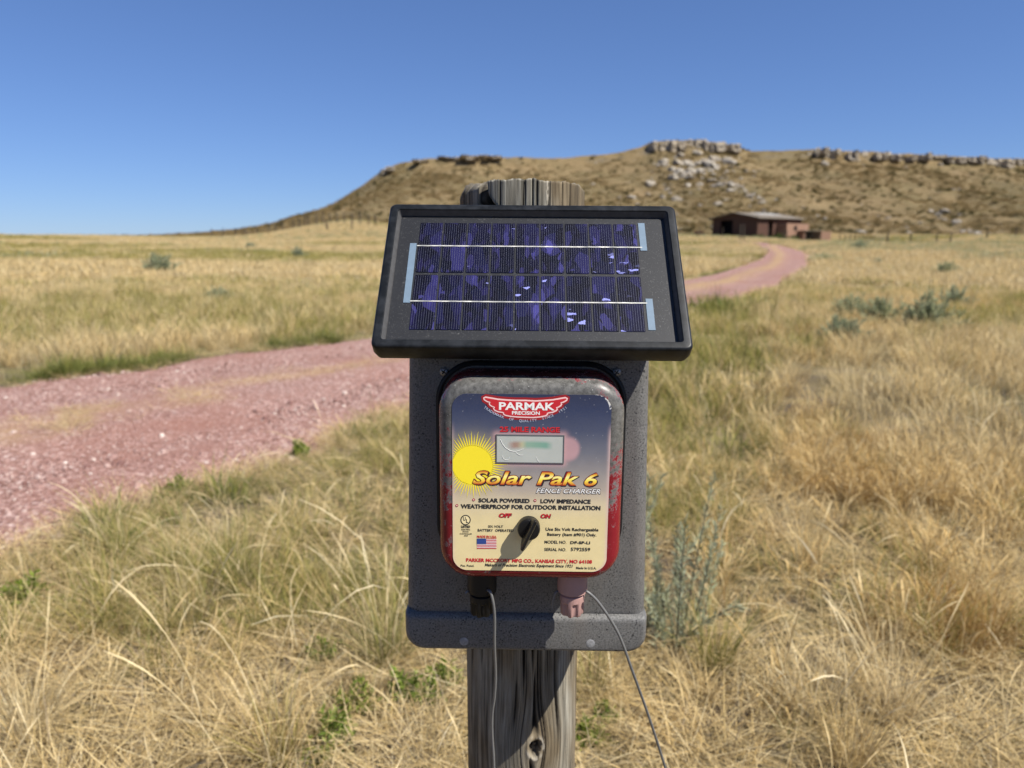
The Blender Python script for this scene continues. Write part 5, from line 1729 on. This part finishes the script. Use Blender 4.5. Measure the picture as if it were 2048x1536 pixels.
scatter('golden_grass', src_mgold, 6, q[0], q[1], rA.uniform(.55, 1.1, len(q[0])), 'golden rust-tinted grass of the right-hand field', rA)
# far ground 20 - 215 m
x, y = wedge(3.2, 20, 90, rA)
x2, y2 = wedge(0.75, 90, 230, rA)
x, y = np.concatenate([x, x2]), np.concatenate([y, y2])
d, far, s, nz, nl_, nf, lat = fields(x, y)
off_road = smooth((d - .25) / .5) * (1 - np.exp(-(((x - 46) / 9) ** 2 + ((y - 152) / 10) ** 2)))
band = fbm(x * 0.02, y * 0.05, 4, 270)
gp = smooth((band - .45) / .12)
q = keep(x, y, off_road * (1 - .75 * gp), rA)
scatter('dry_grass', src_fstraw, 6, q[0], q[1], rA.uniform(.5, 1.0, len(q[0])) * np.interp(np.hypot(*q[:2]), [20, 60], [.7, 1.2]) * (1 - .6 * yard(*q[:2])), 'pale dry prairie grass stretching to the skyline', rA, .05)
q = keep(x, y, off_road * gp * .9, rA)
scatter('green_grass', src_fgreen, 6, q[0], q[1], rA.uniform(.5, 1.0, len(q[0])) * np.interp(np.hypot(*q[:2]), [20, 60], [.7, 1.2]) * (1 - .6 * yard(*q[:2])), 'dull green bands of grass across the far prairie', rA, .05)
sgp = smooth((fbm(x * 0.05, y * 0.10, 3, 280) - .56) / .08) * (y > 45) * .35 + np.exp(-((y - 88) / 9) ** 2) * (s > .40) * .8
q = keep(x, y, off_road * sgp, rA)
scatter('low_scrub', src_fsage, 5, q[0], q[1], rA.uniform(.5, 1.2, len(q[0])), 'grey green low scrub across the far prairie', rA, .05)

# verge of the track: dark green tufts on the far edge, straw on the near edge
ii = rA.integers(28, 330, 2600)
tcl = fbm(ii * 0.045, ii * 0 + 3.0, 3, 290)
side = rA.uniform(0, 1, 2600) < .72
wv = fl[ii] - nl[ii]; wl = np.linalg.norm(wv, axis=1, keepdims=True)
pf = fl[ii] + wv / wl * rA.uniform(.0, .45, (2600, 1)); pn = nl[ii] - wv / wl * rA.uniform(-.05, .4, (2600, 1))
pt = np.where(side[:, None], pf, pn)
m = (rA.uniform(0, 1, 2600) < np.where(side, smooth((tcl - .44) / .16) * .55, smooth((tcl - .56) / .1) * .35)) & (pt[:, 1] > 1.2)
pt = pt[m]
scatter('roadside_grass', src_weed, 5, pt[:, 0], pt[:, 1], rA.uniform(.5, 1.15, len(pt)), 'dark green tufts along the edge of the track', rA)
# dead grass between and beside the wheel tracks
ii = rA.integers(20, 400, 9000)
la = rA.uniform(-.04, 1.04, 9000)
pt = nl[ii] * (1 - la[:, None]) + fl[ii] * la[:, None]
cs = centre_strip(None, la, pt[:, 0], pt[:, 1]); ed = np.maximum(np.exp(-(la / .035) ** 2), np.exp(-((la - 1) / .035) ** 2))
m = (rA.uniform(0, 1, 9000) < np.maximum(cs * .9, ed * .7)) & (pt[:, 1] > .9)
pt = pt[m]
scatter('track_straw', src_thatch, 7, pt[:, 0], pt[:, 1], rA.uniform(.4, .9, len(pt)), 'dead straw lying between the wheel tracks', rA, .08, .01)

# ---- loose stones on the track
def stone_material():
    t = NT('track_stone')
    info = t.n('ShaderNodeObjectInfo')
    c = t.ramp(info.outputs['Random'], [(0.0, (0.128, 0.066, 0.059)), (.3, (0.230, 0.137, 0.118)), (.6, (0.323, 0.212, 0.185)), (.85, (0.425, 0.315, 0.275)), (.95, (0.545, 0.456, 0.400)), (1.0, (0.630, 0.572, 0.511))])
    n_ = t.noise(t.coord(), 3, 3)
    c = t.mix(t.math('MULTIPLY', n_, .5), c, (0.213, 0.108, 0.086))
    return t.done(t.pbsdf(c, .85, Specular_IOR_Level=.2))
M_STONE = stone_material()
sc_ = bpy.data.collections.new('stone_source')
for k in range(5):
    o = bpy.data.objects.new(f'stone_{k}', rock_mesh('stone', 400 + k, 1, .6, .4, M_STONE)); sc_.objects.link(o)
x, y = wedge(1500, 3.0, 9.5, rA, 44)
x2, y2 = wedge(320, 9.5, 19, rA, 44)
x, y = np.concatenate([x, x2]), np.concatenate([y, y2])
m = in_poly(x, y, road_lo); x, y = x[m], y[m]
_, lat, _, _ = road_param(x, y)
rut = np.exp(-((lat - .27) / .09) ** 2) + np.exp(-((lat - .76) / .09) ** 2)
x, y = keep(x, y, .35 + .65 * fbm(x * 1.2, y * 1.2, 3, 310) - .3 * centre_strip(None, lat, x, y) - .4 * rut, rA)
scatter('gravel', sc_, 5, x, y, np.clip(rA.lognormal(-4.95, .55, len(x)), .003, .035), 'loose pink and white gravel on the track', rA, .8, .012)

# ---- plants one can point at
def plant(name, me, u, v, scale, label, cat, group=None, rz=None):
    p = on_ground(u, v)
    o = put(name, me, None, p, (0, 0, rz if rz is not None else random.uniform(0, 6.28)))
    o.scale = (scale,) * 3
    tag(o, label, cat, group, 'thing')
    return o
gR = np.random.default_rng(77)
def tuft_mesh(seed, pal, n=170, ln=(.16, .42), wid=.0024):
    g = np.random.default_rng(seed)
    return veg_mesh('grass_tuft', join(blades(g, n, .05, ln, (.02, .75), (.1, .9), wid, pal, 5), blades(g, 22, .05, (ln[1] * .8, ln[1] * 1.35), (.1, .8), (.3, 1.4), wid * 1.1, PALE, 6, .6, 0, .9, .5, 2)))
TG = [tuft_mesh(1, OLIVE + GREEN[1:]), tuft_mesh(2, OLIVE + GREEN), tuft_mesh(3, OLIVE + STRAW[:2])]
TS = [tuft_mesh(5, PALE + STRAW[:1], 130, (.12, .34)), tuft_mesh(6, STRAW, 130, (.12, .32))]
plant('grass_tuft', TG[0], 775, 1330, 1.0, 'tall olive grass clump just left of the charger housing', 'grass clump', 'distinct grass clumps')
plant('grass_tuft', TG[1], 1430, 1345, .85, 'yellow-green bunch of grass right of the hanging wire', 'grass clump', 'distinct grass clumps')
plant('grass_tuft', TG[2], 380, 1270, .9, 'leafy olive grass clump in the left foreground', 'grass clump', 'distinct grass clumps')
plant('grass_tuft', TG[1], 480, 1180, .9, 'green clump beneath the arching stems, left', 'grass clump', 'distinct grass clumps')
plant('grass_tuft', TG[0], 250, 1120, .8, 'grey-green clump at the track edge, far left', 'grass clump', 'distinct grass clumps')
plant('grass_tuft', TG[2], 1180, 1400, .7, 'short green clump right behind the post', 'grass clump', 'distinct grass clumps')
plant('grass_tuft', TS[0], 1620, 1440, 1.0, 'pale spiky straw clump in the right foreground', 'grass clump', 'distinct grass clumps')
plant('grass_tuft', TS[0], 1790, 1440, 1.0, 'bleached straw clump fanning out, lower right', 'grass clump', 'distinct grass clumps')
plant('grass_tuft', TS[1], 1700, 1530, .9, 'straw clump at the bottom edge, right', 'grass clump', 'distinct grass clumps')
plant('grass_tuft', TS[1], 1620, 1130, .9, 'upright blond grass clump in the middle of the right field', 'grass clump', 'distinct grass clumps')
plant('grass_tuft', TS[0], 60, 1480, .9, 'bleached matted clump in the lower left corner', 'grass clump', 'distinct grass clumps')
plant('grass_tuft', TG[2], 560, 1530, .75, 'thin green clump at the bottom edge, left of centre', 'grass clump', 'distinct grass clumps')
def weed_mesh(seed):
    g = np.random.default_rng(seed)
    return veg_mesh('leafy_weed', leaves(g, 34, (.04, .12), .95, .028, .0075, 26, WEED, (.14, .13, .05), .003, .45, .1, .012))
WM = [weed_mesh(k) for k in (31, 32, 33)]
for k, (u, v, sc2, lb_) in enumerate([(670, 1490, 1.0, 'bright green leafy weed lowest on the left of the post'), (720, 1420, .9, 'green leafy weed among thatch, left of the post'), (830, 1400, 1.05, 'spreading green weed close to the left of the post'), (890, 1375, .8, 'small green weed tucked against the left of the post'), (640, 1325, .8, 'dark green weed in a gap left of the tall clump'), (640, 1530, .6, 'little green weed at the bottom edge left of the post'), (1175, 1490, .7, 'green weed just right of the post foot'), (1210, 1445, .6, 'small green weed between post and arching wire'), (40, 1215, 1.2, 'teal green weed cushion at the left picture edge'), (600, 915, 1.1, 'green weed on the track edge beside the housing'), (360, 985, .9, 'low green weed at the near track edge')]):
    plant('leafy_weed', WM[k % 3], u, v, sc2, lb_, 'weed', 'leafy green weeds')
def sage_mesh(seed, n=80, h=(.10, .42), ll=.06, lw=.014, per=60, spread=.62, pal=SAGE):
    g = np.random.default_rng(seed)
    return veg_mesh('sagebrush', leaves(g, n, h, spread, ll, lw, per, pal, (.17, .15, .115), .006, .75, .12, .07))
SG = [sage_mesh(k) for k in (51, 52, 53)]
SGn = sage_mesh(60, 24, (.22, .66), .035, .0040, 170, .40, [(.34, .38, .27), (.42, .46, .34), (.28, .32, .21), (.36, .36, .22)])
plant('sagebrush', SGn, 1330, 1285, 1.0, 'slender grey-green sagebrush beside the right edge of the housing', 'sagebrush', 'sagebrush plants')
for k, (u, v, sc2, lb_) in enumerate([
        (1850, 668, 1.5, 'broad sage-green bush, largest in the right field'), (1760, 655, 1.25, 'sage-green bush left of the largest one in the right field'),
        (1700, 640, 1.1, 'feathery sage bush nearest the track in the right field'), (1905, 620, 1.2, 'sage bush behind and right of the largest one'),
        (1680, 690, 1.0, 'dull grey-brown bush at the front of the right field'), (1890, 552, 1.5, 'lone grey-green bush farther out in the right field'),
        (1755, 533, 1.2, 'small sage bush far out beyond the track bend'), (318, 548, 2.4, 'tall dark sage bush standing alone in the left field'),
        (440, 606, .9, 'small bluish sage bush in the middle of the left field'),
        (596, 518, 2.2, 'rounded green bush left of the panel in the left field'), (500, 500, 2.0, 'dark low bush before the left skyline'),
        (1720, 503, 2.6, 'dark bush with a shaded side past the track bend')]):
    plant('sagebrush', SG[k % 3], u, v, sc2, lb_, 'sagebrush', 'sagebrush plants')
def bush_mesh(seed):
    g = np.random.default_rng(seed)
    return veg_mesh('shrub', leaves(g, 90, (.15, .55), .65, .09, .014, 60, DKGREEN + GREEN[:1], (.08, .08, .04), .008, .8, .08, .22))
BM = [bush_mesh(k) for k in (81, 82)]
VG = [veg_mesh('verge_grass', blades(np.random.default_rng(90 + k), 420, .55, (.10, .34), (.05, .9), (.2, 1.2), .011, DKGREEN + GREEN + OLIVE[:2], 4)) for k in range(2)]
plant('verge_clump', VG[0], 1455, 622, 1.7, 'low dark green grass patch on the track edge just right of the panel', 'grass clump', 'green verge clumps')
plant('verge_clump', VG[1], 1405, 628, 1.5, 'low dark green grass patch half hidden by the panel edge', 'grass clump', 'green verge clumps')
def far_shrub(u, v, Y, sc2, lb_):
    p = at(u, v, Y); o = put('yard_shrub', BM[random.randrange(2)], None, (p.x, p.y, gz(p.x, p.y))); o.scale = (sc2,) * 3
    tag(o, lb_, 'shrub', 'shrubs against the barn')
far_shrub(1556, 478, 143, 2.2, 'green shrub against the annex wall, left one')
far_shrub(1585, 480, 141, 2.0, 'green shrub against the annex wall, right one')
far_shrub(1516, 475, 145, 1.9, 'green shrub by the side door of the barn')
# scrub dotted over the mesa
src_hill = variants('hill_scrub', lambda g: blades(g, 90, 1.1, (.5, 1.6), (.05, 1.0), (.1, .9), .24, [(.065, .066, .028), (.10, .088, .040), (.14, .115, .055)], 2), 4, 2000)
src_hgr = variants('hill_tussock', lambda g: blades(g, 60, 1.6, (.4, 1.0), (.05, .8), (.1, .9), .16, [(0.282, 0.209, 0.108), (0.212, 0.160, 0.078), (0.324, 0.245, 0.138), (0.155, 0.123, 0.056)], 2), 4, 2050)
hx = rA.uniform(-130, 420, 26000); hy = rA.uniform(205, 417, 26000)
cz_ = np.maximum(crest_z(hx), 0)
m = (cz_ > 6)
hx, hy = hx[m], hy[m]
n1 = fbm(hx / 22, hy / 30, 4, 330); n2 = fbm(hx / 6, hy / 6, 2, 331)
k_ = rA.uniform(0, 1, len(hx)) < (.09 + .5 * smooth((n1 - .46) / .2) * smooth((n2 - .45) / .12))
scatter('hill_scrub', src_hill, 4, hx[k_], hy[k_], rA.uniform(.3, 1.15, k_.sum()) * rA.uniform(.6, 1.0, k_.sum()), 'dark scrub dotted over the mesa slopes', rA, .1, 0, hill_z)
k_ = rA.uniform(0, 1, len(hx)) < .15 + .75 * smooth((fbm(hx / 15, hy / 22, 3, 340) - .35) / .3)
scatter('hill_grass', src_hgr, 4, hx[k_], hy[k_], rA.uniform(.5, 1.2, k_.sum()), 'tussocks of dry grass covering the mesa slopes', rA, .1, 0, hill_z)
